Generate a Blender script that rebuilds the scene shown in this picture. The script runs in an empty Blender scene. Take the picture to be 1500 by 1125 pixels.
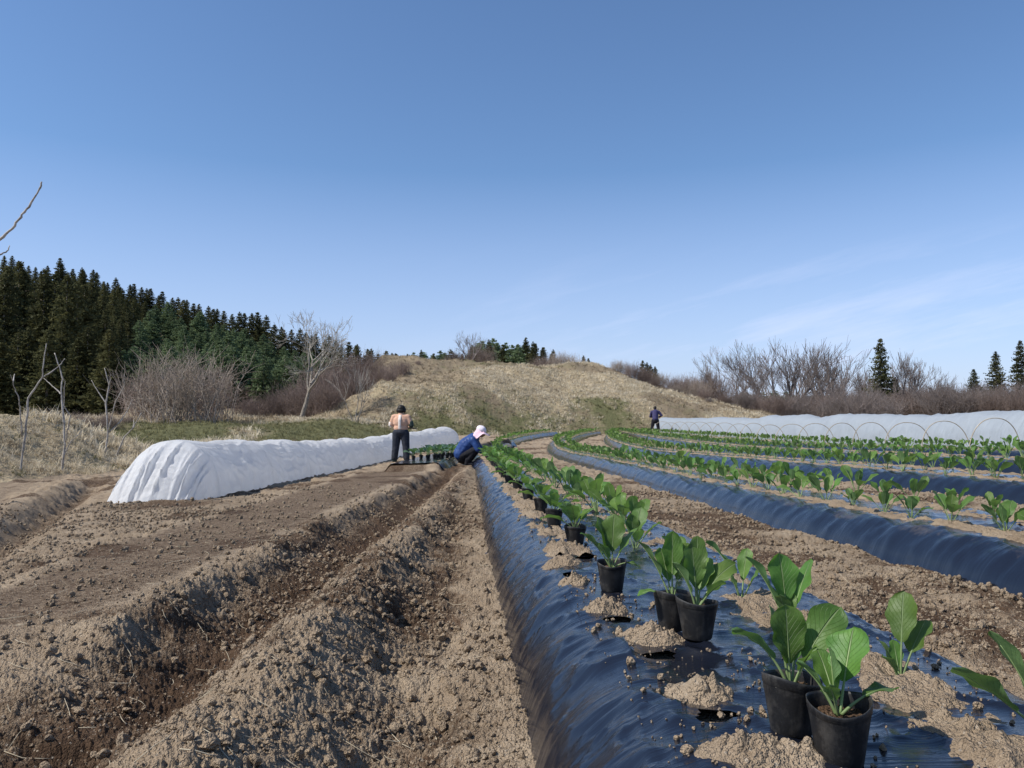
import bpy, bmesh, math, random
import numpy as np
from mathutils import Vector, Matrix

# ------------------------------------------------------------------ camera, sky, sun
SC = bpy.context.scene
COL = SC.collection
F = 1150.0                      # focal length in pixels of a 1500 px wide picture
CAM_Z = 0.75
PITCH = math.radians(2.45)
cd = bpy.data.cameras.new("camera")
cd.sensor_width = 36.0
cd.lens = F / 1500.0 * 36.0
cd.clip_start = 0.02
cd.clip_end = 3000.0
cam = bpy.data.objects.new("camera", cd)
COL.objects.link(cam)
cam.location = (0, 0, CAM_Z)
cam.rotation_euler = (math.radians(90) + PITCH, 0, 0)
SC.camera = cam

SUN_EL, SUN_AZ = math.radians(48), math.radians(-108)     # azimuth measured from +Y towards +X
W = bpy.data.worlds.new("World")
SC.world = W
W.use_nodes = True
wt = W.node_tree
for n in list(wt.nodes): wt.nodes.remove(n)
wo = wt.nodes.new("ShaderNodeOutputWorld")
bg = wt.nodes.new("ShaderNodeBackground")
sky = wt.nodes.new("ShaderNodeTexSky")
sky.sky_type = 'NISHITA'
sky.sun_disc = False
sky.sun_elevation = SUN_EL
sky.sun_rotation = SUN_AZ
sky.altitude = 200
sky.air_density = 1.0
sky.dust_density = 0.6
sky.ozone_density = 2.0
bg.inputs["Strength"].default_value = 0.12
# thin cirrus low on the right: stretched noise over the direction of view
tc = wt.nodes.new("ShaderNodeTexCoord")
mp = wt.nodes.new("ShaderNodeMapping")
mr0 = wt.nodes.new("ShaderNodeMapping"); mr0.inputs["Rotation"].default_value = (0, math.radians(15), math.radians(0))
mp.inputs["Scale"].default_value = (2.2, 2.2, 17.0)
cn = wt.nodes.new("ShaderNodeTexNoise")
cn.inputs["Scale"].default_value = 1.5
cn.inputs["Detail"].default_value = 8
cn.inputs["Roughness"].default_value = 0.62
cr = wt.nodes.new("ShaderNodeMapRange")
cr.inputs["From Min"].default_value = 0.50
cr.inputs["From Max"].default_value = 0.78
sx = wt.nodes.new("ShaderNodeSeparateXYZ")
lowz = wt.nodes.new("ShaderNodeMapRange")
lowz.interpolation_type = 'SMOOTHSTEP'
lowz.inputs["From Min"].default_value = 0.235
lowz.inputs["From Max"].default_value = 0.10
rgt = wt.nodes.new("ShaderNodeMapRange")
rgt.interpolation_type = 'SMOOTHSTEP'
rgt.inputs["From Min"].default_value = -0.25
rgt.inputs["From Max"].default_value = 0.35
m1 = wt.nodes.new("ShaderNodeMath"); m1.operation = 'MULTIPLY'
m2 = wt.nodes.new("ShaderNodeMath"); m2.operation = 'MULTIPLY'
m3 = wt.nodes.new("ShaderNodeMath"); m3.operation = 'MULTIPLY'; m3.inputs[1].default_value = 0.55
hz = wt.nodes.new("ShaderNodeMapRange")          # pale horizon air
hz.inputs["From Min"].default_value = 0.30
hz.inputs["From Max"].default_value = 0.0
hz.inputs["To Max"].default_value = 0.62
mixh = wt.nodes.new("ShaderNodeMix"); mixh.data_type = 'RGBA'
mixh.inputs["B"].default_value = (4.75, 5.2, 7.9, 1)
mixc = wt.nodes.new("ShaderNodeMix"); mixc.data_type = 'RGBA'
mixc.inputs["B"].default_value = (6.3, 6.9, 9.0, 1)
tint = wt.nodes.new("ShaderNodeMix"); tint.data_type = 'RGBA'; tint.blend_type = 'MULTIPLY'
tint.inputs["Factor"].default_value = 1.0
tint.inputs["B"].default_value = (0.84, 1.0, 1.17, 1)
L = wt.links.new
L(tc.outputs["Generated"], mr0.inputs["Vector"]); L(mr0.outputs[0], mp.inputs["Vector"]); L(mp.outputs[0], cn.inputs["Vector"]); L(cn.outputs[0], cr.inputs["Value"])
L(tc.outputs["Generated"], sx.inputs[0]); L(sx.outputs["Z"], lowz.inputs["Value"]); L(sx.outputs["X"], rgt.inputs["Value"])
L(cr.outputs[0], m1.inputs[0]); L(lowz.outputs[0], m1.inputs[1]); L(m1.outputs[0], m2.inputs[0]); L(rgt.outputs[0], m2.inputs[1])
L(m2.outputs[0], m3.inputs[0]); L(sx.outputs["Z"], hz.inputs["Value"])
L(sky.outputs[0], tint.inputs["A"]); L(tint.outputs["Result"], mixh.inputs["A"]); L(hz.outputs[0], mixh.inputs["Factor"])
L(mixh.outputs["Result"], mixc.inputs["A"]); L(m3.outputs[0], mixc.inputs["Factor"])
L(mixc.outputs["Result"], bg.inputs["Color"]); L(bg.outputs[0], wo.inputs[0])

sd = bpy.data.lights.new("sun", 'SUN')
sd.energy = 5.0
sd.angle = math.radians(0.53)
sd.color = (1.0, 0.955, 0.88)
sun = bpy.data.objects.new("sun", sd)
COL.objects.link(sun)
sdir = Vector((math.sin(SUN_AZ) * math.cos(SUN_EL), math.cos(SUN_AZ) * math.cos(SUN_EL), math.sin(SUN_EL)))
sun.rotation_euler = sdir.to_track_quat('Z', 'Y').to_euler()

SC.view_settings.view_transform = 'Standard'
SC.view_settings.look = 'None'
SC.view_settings.exposure = 0.1
SC.view_settings.gamma = 1.0
SC.view_settings.use_curve_mapping = False
SC.cycles.max_bounces = 8
SC.cycles.use_denoising = True

random.seed(7)
RNG = np.random.default_rng(11)

# ------------------------------------------------------------------ numpy noise
def _hash(ix, iy, seed):
    h = (ix.astype(np.int64) * 374761393 + iy.astype(np.int64) * 668265263 + seed * 974634221) & 0xFFFFFFFF
    h = ((h ^ (h >> 13)) * 1274126177) & 0xFFFFFFFF
    h = ((h ^ (h >> 16)) * 2246822519) & 0xFFFFFFFF
    return ((h ^ (h >> 15)) & 0xFFFFFF).astype(np.float32) / np.float32(0xFFFFFF)

def vnoise(x, y, seed=0):
    x = np.asarray(x, float); y = np.asarray(y, float)
    ix = np.floor(x); iy = np.floor(y)
    fx = x - ix; fy = y - iy
    fx = fx * fx * (3 - 2 * fx); fy = fy * fy * (3 - 2 * fy)
    ix = ix.astype(np.int64); iy = iy.astype(np.int64)
    a = _hash(ix, iy, seed); b = _hash(ix + 1, iy, seed)
    c = _hash(ix, iy + 1, seed); d = _hash(ix + 1, iy + 1, seed)
    return (a + (b - a) * fx) * (1 - fy) + (c + (d - c) * fx) * fy

def fbm(x, y, seed=0, octv=4, gain=0.5):
    s = 0; a = 1.0; tot = 0
    for o in range(octv):
        ca, sa = math.cos(0.6 * o), math.sin(0.6 * o)
        s = s + a * vnoise((x * ca - y * sa) * 2 ** o + 17.3 * o, (x * sa + y * ca) * 2 ** o - 9.1 * o, seed + o)
        tot += a; a *= gain
    return s / tot                          # 0..1

def lumps(x, y, cell, seed, prob=1.0, rmin=0.3, rmax=0.75):
    """rounded crumbs: the upper envelope of half-buried balls, in metres"""
    gx = x / cell; gy = y / cell
    wx = vnoise(gx * 1.9, gy * 1.9, seed + 71) - .5; wy = vnoise(gx * 1.9 + 40, gy * 1.9, seed + 72) - .5
    gx = gx + .55 * wx; gy = gy + .55 * wy
    ix = np.floor(gx).astype(np.int64); iy = np.floor(gy).astype(np.int64)
    out = np.zeros_like(gx)
    for dx in (-1, 0, 1):
        for dy in (-1, 0, 1):
            cx = ix + dx; cy = iy + dy
            px = cx + _hash(cx, cy, seed) ; py = cy + _hash(cx, cy, seed + 1)
            hr = _hash(cx, cy, seed + 2)
            r = rmin + (rmax - rmin) * hr * hr
            r = np.where(_hash(cx, cy, seed + 3) < prob, r, 0)
            d2 = (gx - px) ** 2 + (gy - py) ** 2
            q_ = np.maximum(r * r - d2, 0); out = np.maximum(out, q_ ** .74 * (r + 1e-6) ** -.48)
    return out * cell

def sm(a, b, x):
    t = np.clip((np.asarray(x, float) - a) / (b - a), 0, 1)
    return t * t * (3 - 2 * t)

def gauss(x, c, w):
    return np.exp(-((x - c) / w) ** 2)

# ------------------------------------------------------------------ shape of the land
def A_of(u):
    return 1 - sm(2.6, 10.5, u)
def q_of(y):
    return 0.0085 * np.clip(np.minimum(y, 50) - 22, 0, None) ** 2
def x_of(u, y):
    return u - 0.06 * np.minimum(y, 50) + A_of(u) * q_of(y)
def u_of(x, y):
    base = np.asarray(x, float) + 0.06 * np.minimum(y, 50); q = q_of(y)
    u = base - q * 0.5
    for _ in range(14):
        u = 0.35 * u + 0.65 * (base - A_of(u) * q)
    return u
PITCH_BED = 2.45
def bed_c(k): return 0.72 + PITCH_BED * k
BED_H = {0: 0.20, 1: 0.19, 2: 0.18, 3: 0.18, 4: 0.16, 5: 0.08}
BED_END = {0: 43.5, 1: 44.0, 2: 46.0, 3: 47.0, 4: 48.0, 5: 51.0}
def bprof(du, top=0.40, base=0.555):
    return 1 - sm(top - 0.03, base, np.abs(du))
def zbase(x, y):
    x = np.asarray(x, float); y = np.asarray(y, float)
    z = -0.02 * (np.clip(y, -6, 22) - 1) + 0.17 * sm(22, 46, y)
    z = z + (0.025 * np.clip(x, -6, 0) + .034 * np.clip(x - 2.6, 0, 11) - .045 * gauss(x, 2.4, .9) * sm(1.5, 3, y) * (1 - sm(8, 16, y))) * (1 - sm(20, 46, y)) * sm(-3, 3, y)
    return z
HX = [-60, -30, -16.5, -13.6, -11.6, -8, -3, 4, 7.9, 9.5, 12.2, 15.2, 18.9, 22.3, 26, 60, 140]
HZ = [1.2, 0.5, 0.5, 2.9, 5.35, 5.30, 5.05, 4.75, 5.05, 4.75, 3.85, 2.9, 2.0, 1.1, 0.6, 1.0, 2.3]
def hill_foot(x):
    return 47 + 0.42 * np.clip(x, -3, 14) + 0.8 * np.sin(x * 0.35)
def land(x, y):
    """everything but beds, furrows and crumbs"""
    z = zbase(x, y)
    # bank on the left
    xb = -8.5 - 0.03 * y
    z = z + (1.30 + 0.35 * (fbm(x * .35, y * .35, 5, 3) - .5)) * sm(-.2, 3.0, xb - x + 0.5 * (fbm(x * .6, y * .6, 3, 2) - .5)) * (1 - sm(19.0, 27.0, y)) * sm(-2, 4, y)
    # rough ground behind the left tunnel
    dl = ((x + 14) * (-23) + (y - 21) * 11.5) / math.hypot(23, 11.5)
    z = z + (0.80 + 0.9 * (fbm(x * .22, y * .22, 21, 3) - .45)) * (.25 + .75 * np.maximum(sm(-13.5, -9.5, x + .18 * (30 - y)), .9 * sm(29, 40, y))) * sm(0.4, 6.5, dl) * sm(16, 24, y)
    # hill in the middle
    yf = hill_foot(x)
    H = np.interp(x - .165 * np.clip(70 - y, 0, 25) * (1 - sm(-6, 0, x)), HX, HZ)
    s = np.clip((y - yf) / (70 - yf), 0, 1)
    p = 0.30 * sm(0, .28, s) + 0.70 * (s * 1.02 - 0.25 * s * s + .23 * s * s * s)
    hill = (H + 0.25) * p
    # terrace: level ground behind a slanting edge in the upper left of the hill
    e = (y - 58.0) - 0.95 * (x + 7.0)
    hill = hill - 0.60 * sm(0, 1.0, e) * (1 - sm(3, 12, e)) * (1 - sm(3, 7, x)) * sm(-15, -9, x)
    hill = hill + (0.55 * (fbm(x * .25, y * .25, 31, 4) - .5) + .50 * (fbm(x * .75, y * .75, 33, 3) - .5)) * sm(0, 6, y - yf)
    hill = hill * (1 - 0.35 * sm(74, 120, y))
    z = z + np.where(y > 40, hill, 0)
    # wooded ridge far on the left
    rid = np.clip(2.2 + (-25 - x) * 0.315, 0, 40)
    z = z + rid * sm(78, 152, y) * (1 - .5 * sm(200, 400, y))
    return z
def xe_of(y): return -1.42 - 0.008 * np.clip(y, 0, 20)      # right edge of the bare seed bed
def xr_of(y): return -0.63 - 0.018 * (np.clip(y, 0, 20) - 2) # ridge beside the trench
HOLES = [(0.455, 1.43, .036), (0.450, 1.83, .034), (0.425, 2.18, .032), (0.385, 2.86, .030), (0.50, 3.28, .03), (0.93, 1.24, .033)]   # (u, y, radius)
def macro(x, y, beds=True, detail=True):
    z = land(x, y)
    u = u_of(x, y)
    near = 1 - sm(14.2, 16.0, y)
    infield = field_mask(x, y)
    if beds:
        for k in range(0, 6):
            e = 1 - sm(BED_END[k], BED_END[k] + .5, y)
            z = z + BED_H[k] * bprof(u - bed_c(k)) * e
        # film bed beside the standing woman
        z = z + 0.15 * bprof(x - xm_of(y), .50, .62) * sm(15.7, 16.2, y) * (1 - sm(30, 31, y))
    # seed bed, trench, ridge, furrow on the left
    xe = xe_of(y) + 0.10 * (fbm(y * 1.3, x * .2, 41, 3) - .5) * 2 * (1 - sm(8, 14, y))
    front = sm(2.0, 3.0, y - .30 * (x + 1.8))
    xl = -1.9 - .16 * np.clip(y, 0, 5) - 0.02 * np.clip(y - 5, 0, 10)
    z = z + 0.075 * near * front * sm(xl - .15, xl + .12, x) * (1 - sm(xe - .02, xe + .15, x))
    z = z - 0.135 * near * np.exp(-((x - (xe + .38)) / .24) ** 2) * sm(0.8, 3.0, y)
    z = z + 0.155 * near * gauss(x, xr_of(y) + .05 * (fbm(y * .9, x * 0, 43, 2) - .5), .20)
    z = z - 0.045 * near * gauss(u, -0.16, .20)
    fp = np.round(y / .36); fx = -.15 + .085 * np.where(fp % 2 == 0, 1, -1) + .03 * np.sin(fp * 2.7); fy = fp * .36 + .04 * np.sin(fp * 1.9)
    z = z - .030 * near * np.exp(-(((u - fx) / .055) ** 2 + ((y - fy) / .125) ** 2) ** 2) * sm(1.2, 1.6, y)
    # ditch and path further left
    xd = -1.35 - 0.435 * y
    z = z + (-0.16 * gauss(x, xd, .22) + .07 * gauss(x, xd - .42, .24)) * (1 - sm(13, 15, y))
    # banked soil and heaps in the walkways between the beds
    for k in range(0, 5):
        c = bed_c(k) + PITCH_BED / 2
        w = 1 - sm(.50, .66, np.abs(u - c))
        hp = .35 if k == 0 else 1.0
        z = z + infield * w * ((0.03 if k else -.005) + hp * .16 * np.clip(fbm(x * 1.1, y * 1.1, 51 + k, 3) - .47, 0, 1) * (1 - sm(20, 34, y)))
    if detail:
        ru = rough(x, y, u) * infield
        blk = (1 - sm(3.2, 4.6, y)) * (1 - sm(-.75, -.35, x)) * sm(.6, 1.2, y) + .8 * gauss(x, xe_of(y) - .02, .20) * (1 - sm(9, 14, y))
        z = z + ru * np.clip(blk, 0, 1) * (.025 * sm(.40, .62, fbm(x * 4.2, y * 4.2, 65, 3)) - .012 + .22 * lumps(x, y, .17, 67, .5, .15, .55))
        z = z + ru * (0.062 * (fbm(x * 2.1, y * 2.1, 61, 3) - .5) + 0.05 * (fbm(x * 6.5, y * 6.5, 63, 3) - .5))
    for hu, hy, hr in HOLES:
        hx = hu - .06 * hy
        z = z - 0.085 * np.exp(-(((x - hx) / (hr * 1.0)) ** 2 + ((y - hy) / (hr * .75)) ** 2) ** 2)
    return z
def xm_of(y): return -2.0 + 0.0 * y + 0.012 * np.clip(y - 19, 0, None) ** 2
def on_bed(u, y):
    m = 0
    for k in range(0, 6):
        m = np.maximum(m, (1 - sm(.50, .60, np.abs(u - bed_c(k)))) * (1 - sm(BED_END[k] - .2, BED_END[k] + .2, y)))
    return m
def rough(x, y, u):
    xl = -1.9 - .16 * np.clip(y, 0, 5) - 0.02 * np.clip(y - 5, 0, 10)
    smooth_bed = sm(2.3, 3.2, y - .30 * (x + 1.8)) * sm(xl, xl + .25, x) * (1 - sm(xe_of(y) - .22, xe_of(y) - .02, x)) * (1 - sm(20, 24, y))
    path = sm(0.3, .8, (-1.7 - .435 * y) - x)
    r = (1 - .9 * smooth_bed) * (1 - .65 * path) * (1 - on_bed(u, y))
    return r
def field_mask(x, y):
    u = u_of(x, y)
    xb = -8.5 - 0.03 * y
    wob = 0.8 * (fbm(x * .8, y * .8, 71, 3) - .5)
    m = 1 - sm(-.25, .25, xb - x + wob)
    dl = ((x + 14) * (-23) + (y - 21) * 11.5) / math.hypot(23, 11.5)
    m = m * (1 - sm(-.1, .5, (dl + wob - .6) * sm(14, 18, y)))
    m = m * (1 - sm(-.3, .3, y - hill_foot(x) + 1.2 + wob))
    m = m * (1 - sm(14.3, 14.9, u))
    return m
def wetness(x, y, u):
    near = 1 - sm(17, 24, y)
    xe = xe_of(y)
    w = 0.95 * near * np.exp(-((x - (xe + .30)) / .27) ** 2) * sm(.9, 2.0, y)
    xl = -1.9 - .16 * np.clip(y, 0, 5) - 0.02 * np.clip(y - 5, 0, 10)
    bedm = sm(2.3, 3.2, y - .30 * (x + 1.8)) * sm(xl, xl + .25, x) * (1 - sm(xe - .28, xe - .10, x)) * (1 - sm(20, 26, y))
    w = np.maximum(w, .60 * bedm)
    pat = fbm(x * 1.25, y * 1.25, 81, 4)
    w = np.maximum(w, .8 * sm(.55, .68, pat))
    foot = gauss(u, -.12, .2) * sm(.36, .54, fbm(x * 2.2, y * 1.5, 83, 3)) * near
    w = np.maximum(w, .78 * foot)
    for k in range(0, 5):
        c = bed_c(k) + PITCH_BED / 2
        w = np.maximum(w, .9 * gauss(u, c - .02, .32) * sm(.46, .60, fbm(x * 1.6, y * 1.6, 85 + k, 3)) * (1 - .7 * sm(10, 25, y)))
    w = np.maximum(w, .85 * np.exp(-(((x + 4.0) / .9) ** 2 + ((y - 9.2) / .7) ** 2)))     # fresh soil at the tunnel's end
    w = np.maximum(w, .7 * gauss(x, -1.30 - .435 * y, .24) * (1 - sm(13, 15, y)))
    w = np.maximum(w, .32 * sm(0.2, .7, (-1.7 - .435 * y) - x))
    w = np.maximum(w, .8 * np.exp(-(((x + 1.25) / .32) ** 2 + ((y - 2.2) / .35) ** 2)))
    return np.clip(w, 0, 1)
def at(px, py, d):
    """a point at forward distance d that is seen at a pixel of the 1500 px photograph"""
    v = (562.5 - py) / F
    yy = math.cos(PITCH) - v * math.sin(PITCH); zz = math.sin(PITCH) + v * math.cos(PITCH)
    return Vector(((px - 750) / F * d / yy, d, CAM_Z + zz * d / yy))
def hz(x, y): return float(macro(np.array([x]), np.array([y]), detail=False)[0])

# ------------------------------------------------------------------ materials
def newmat(name):
    m = bpy.data.materials.new(name); m.use_nodes = True
    nt = m.node_tree
    b = nt.nodes.get("Principled BSDF")
    return m, nt, b
def node(nt, t, **kw):
    n = nt.nodes.new(t)
    for k, v in kw.items():
        if k in n.inputs: n.inputs[k].default_value = v
        else: setattr(n, k, v)
    return n
def noise_n(nt, scale, detail=4, rough_=.55, vec=None):
    n = node(nt, "ShaderNodeTexNoise", Scale=scale, Detail=detail, Roughness=rough_)
    if vec is not None: nt.links.new(vec, n.inputs["Vector"])
    return n
def ramp(nt, fac, stops):
    r = nt.nodes.new("ShaderNodeValToRGB")
    e = r.color_ramp.elements
    while len(e) < len(stops): e.new(0.5)
    for i, (p, c) in enumerate(stops):
        e[i].position = p; e[i].color = tuple(c) + (1,) if len(c) == 3 else c
    nt.links.new(fac, r.inputs[0])
    return r
def mixn(nt, fac, a, b, blend='MIX'):
    n = nt.nodes.new("ShaderNodeMix"); n.data_type = 'RGBA'; n.blend_type = blend
    for s, v in (("Factor", fac), ("A", a), ("B", b)):
        if hasattr(v, "is_linked") or hasattr(v, "links"): nt.links.new(v, n.inputs[s])
        elif isinstance(v, (int, float)): n.inputs[s].default_value = v
        else: n.inputs[s].default_value = tuple(v) + (1,)
    return n.outputs["Result"]
def mathn(nt, op, a, b=None):
    n = nt.nodes.new("ShaderNodeMath"); n.operation = op
    for i, v in enumerate((a, b)):
        if v is None: continue
        if isinstance(v, (int, float)): n.inputs[i].default_value = v
        else: nt.links.new(v, n.inputs[i])
    return n.outputs[0]
def bump(nt, b, h, strength=.5, dist=.01):
    n = node(nt, "ShaderNodeBump", Strength=strength, Distance=dist)
    nt.links.new(h, n.inputs["Height"]); nt.links.new(n.outputs[0], b.inputs["Normal"])
    return n
def pos(nt): return nt.nodes.new("ShaderNodeNewGeometry").outputs["Position"]
def objc(nt): return nt.nodes.new("ShaderNodeTexCoord").outputs["Object"]
def uvc(nt): return nt.nodes.new("ShaderNodeTexCoord").outputs["UV"]

def soil_material(name, fixed_wet=None):
    m, nt, b = newmat(name)
    p = pos(nt)
    if fixed_wet is None:
        at_ = node(nt, "ShaderNodeAttribute", attribute_name="wet")
        wet = at_.outputs["Fac"]
    else:
        v = node(nt, "ShaderNodeValue"); v.outputs[0].default_value = fixed_wet; wet = v.outputs[0]
    n1 = noise_n(nt, 5, 6, .6, p); n2 = noise_n(nt, 42, 5, .65, p); n3 = noise_n(nt, 260, 3, .6, p)
    a = mathn(nt, 'MULTIPLY', mathn(nt, 'SUBTRACT', n2.outputs[0], .5), 1.5)
    a2 = mathn(nt, 'MULTIPLY', mathn(nt, 'SUBTRACT', n3.outputs[0], .5), .7)
    w = mathn(nt, 'ADD', mathn(nt, 'ADD', wet, a), a2)
    mr = node(nt, "ShaderNodeMapRange"); mr.inputs["From Min"].default_value = 0.22; mr.inputs["From Max"].default_value = 0.78
    nt.links.new(w, mr.inputs["Value"])
    dry = ramp(nt, n1.outputs[0], [(.25, (.270, .200, .134)), (.5, (.350, .266, .182)), (.75, (.440, .348, .246))]).outputs[0]
    wetc = ramp(nt, n1.outputs[0], [(.3, (.064, .039, .024)), (.7, (.128, .080, .049))]).outputs[0]
    c = mixn(nt, mr.outputs[0], dry, wetc)
    # small pale stones
    vo = node(nt, "ShaderNodeTexVoronoi", Scale=70.0); nt.links.new(p, vo.inputs["Vector"])
    st = node(nt, "ShaderNodeMapRange"); st.inputs["From Min"].default_value = .26; st.inputs["From Max"].default_value = .17
    nt.links.new(vo.outputs["Distance"], st.inputs["Value"])
    sp = nt.nodes.new("ShaderNodeSeparateColor"); nt.links.new(vo.outputs["Color"], sp.inputs[0])
    sel = mathn(nt, 'GREATER_THAN', sp.outputs[0], .55)
    c = mixn(nt, mathn(nt, 'MULTIPLY', st.outputs[0], sel), c, (.40, .33, .25))
    nt.links.new(c, b.inputs["Base Color"])
    b.inputs["Roughness"].default_value = .95
    b.inputs["Specular IOR Level"].default_value = .12
    vc = node(nt, "ShaderNodeTexVoronoi", Scale=135.0); nt.links.new(p, vc.inputs["Vector"])
    vd = node(nt, "ShaderNodeTexVoronoi", Scale=330.0); nt.links.new(p, vd.inputs["Vector"])
    hh = mathn(nt, 'ADD', n2.outputs[0], mathn(nt, 'MULTIPLY', n3.outputs[0], .45))
    hh = mathn(nt, 'SUBTRACT', hh, mathn(nt, 'ADD', mathn(nt, 'MULTIPLY', vc.outputs["Distance"], .75), mathn(nt, 'MULTIPLY', vd.outputs["Distance"], .35)))
    bump(nt, b, hh, 1.0, .012)
    return m
M_SOIL = soil_material("soil")
M_CLOD = soil_material("loose_soil_dry", 0.12)
M_DUST = soil_material("loose_soil_bed", 0.18)
M_POTSOIL = soil_material("potting_soil", 0.85)

def grass_land_material():
    m, nt, b = newmat("rough_grass_land")
    p = pos(nt)
    n1 = noise_n(nt, .28, 5, .6, p); n2 = noise_n(nt, 1.4, 5, .65, p); n3 = noise_n(nt, 9, 4, .6, p)
    g = node(nt, "ShaderNodeAttribute", attribute_name="green").outputs["Fac"]
    pa = node(nt, "ShaderNodeAttribute", attribute_name="pale").outputs["Fac"]
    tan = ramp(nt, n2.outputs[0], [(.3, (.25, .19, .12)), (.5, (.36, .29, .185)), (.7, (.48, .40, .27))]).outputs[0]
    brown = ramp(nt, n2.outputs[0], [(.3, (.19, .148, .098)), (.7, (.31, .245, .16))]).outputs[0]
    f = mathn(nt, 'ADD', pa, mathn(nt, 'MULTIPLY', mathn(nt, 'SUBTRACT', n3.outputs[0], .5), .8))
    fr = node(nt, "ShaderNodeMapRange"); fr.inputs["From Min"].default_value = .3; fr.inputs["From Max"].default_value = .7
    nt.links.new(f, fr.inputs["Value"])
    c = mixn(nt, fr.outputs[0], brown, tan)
    grn = ramp(nt, n3.outputs[0], [(.3, (.085, .085, .038)), (.7, (.16, .155, .075))]).outputs[0]
    gf = mathn(nt, 'ADD', g, mathn(nt, 'MULTIPLY', mathn(nt, 'SUBTRACT', n2.outputs[0], .5), 1.2))
    gr = node(nt, "ShaderNodeMapRange"); gr.inputs["From Min"].default_value = .35; gr.inputs["From Max"].default_value = .8
    nt.links.new(gf, gr.inputs["Value"])
    c = mixn(nt, gr.outputs[0], c, grn)
    nt.links.new(c, b.inputs["Base Color"]); b.inputs["Roughness"].default_value = .95; b.inputs["Specular IOR Level"].default_value = .1
    bump(nt, b, mathn(nt, 'ADD', n3.outputs[0], n2.outputs[0]), 1.0, .12)
    return m
M_LAND = grass_land_material()

def simple_noise_mat(name, c1, c2, scale=4, rgh=.9, spec=.2, transl=0.0, use_obj=False, detail=4):
    m, nt, b = newmat(name)
    v = objc(nt) if use_obj else pos(nt)
    n = noise_n(nt, scale, detail, .6, v)
    c = ramp(nt, n.outputs[0], [(.32, c1), (.68, c2)]).outputs[0]
    oi = nt.nodes.new("ShaderNodeObjectInfo")
    hv = node(nt, "ShaderNodeHueSaturation")
    mr = node(nt, "ShaderNodeMapRange"); mr.inputs["To Min"].default_value = .82; mr.inputs["To Max"].default_value = 1.18
    nt.links.new(oi.outputs["Random"], mr.inputs["Value"]); nt.links.new(mr.outputs[0], hv.inputs["Value"])
    nt.links.new(c, hv.inputs["Color"])
    nt.links.new(hv.outputs[0], b.inputs["Base Color"])
    b.inputs["Roughness"].default_value = rgh; b.inputs["Specular IOR Level"].default_value = spec
    if transl > 0:
        t = nt.nodes.new("ShaderNodeBsdfTranslucent"); nt.links.new(hv.outputs[0], t.inputs[0])
        mx = nt.nodes.new("ShaderNodeMixShader"); mx.inputs[0].default_value = transl
        out = nt.nodes.get("Material Output")
        nt.links.new(b.outputs[0], mx.inputs[1]); nt.links.new(t.outputs[0], mx.inputs[2]); nt.links.new(mx.outputs[0], out.inputs[0])
    return m
M_DRYGRASS = simple_noise_mat("dry_grass", (.50, .42, .29), (.76, .67, .51), .9, .9, .1, .25)
M_BROWNGRASS = simple_noise_mat("brown_grass", (.24, .185, .12), (.42, .335, .22), .9, .9, .1, .2)
M_GREENGRASS = simple_noise_mat("green_grass", (.115, .112, .050), (.25, .225, .115), .9, .9, .1, .25)
M_CEDAR = simple_noise_mat("cedar_foliage", (.046, .052, .024), (.125, .120, .048), .35, .85, .15, .3)
M_PINE = simple_noise_mat("pine_foliage", (.095, .135, .065), (.18, .23, .115), .30, .85, .15, .3)
M_BARK = simple_noise_mat("grey_bark", (.16, .135, .11), (.36, .32, .27), 9, .9, .1)
M_TWIG = simple_noise_mat("grey_twigs", (.32, .285, .24), (.50, .455, .39), 3, .9, .1)
M_DARKTWIG = simple_noise_mat("dark_twigs", (.15, .125, .115), (.26, .22, .20), 3, .9, .1)
M_BRUSH = simple_noise_mat("brown_brush", (.150, .112, .096), (.265, .205, .175), 1.2, .9, .1)
M_PALEBRUSH = simple_noise_mat("pale_brush", (.26, .215, .175), (.40, .335, .28), 1.2, .9, .1)
M_SAPLING = simple_noise_mat("sapling_bark", (.20, .175, .15), (.50, .46, .41), 14, .85, .15)

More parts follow.
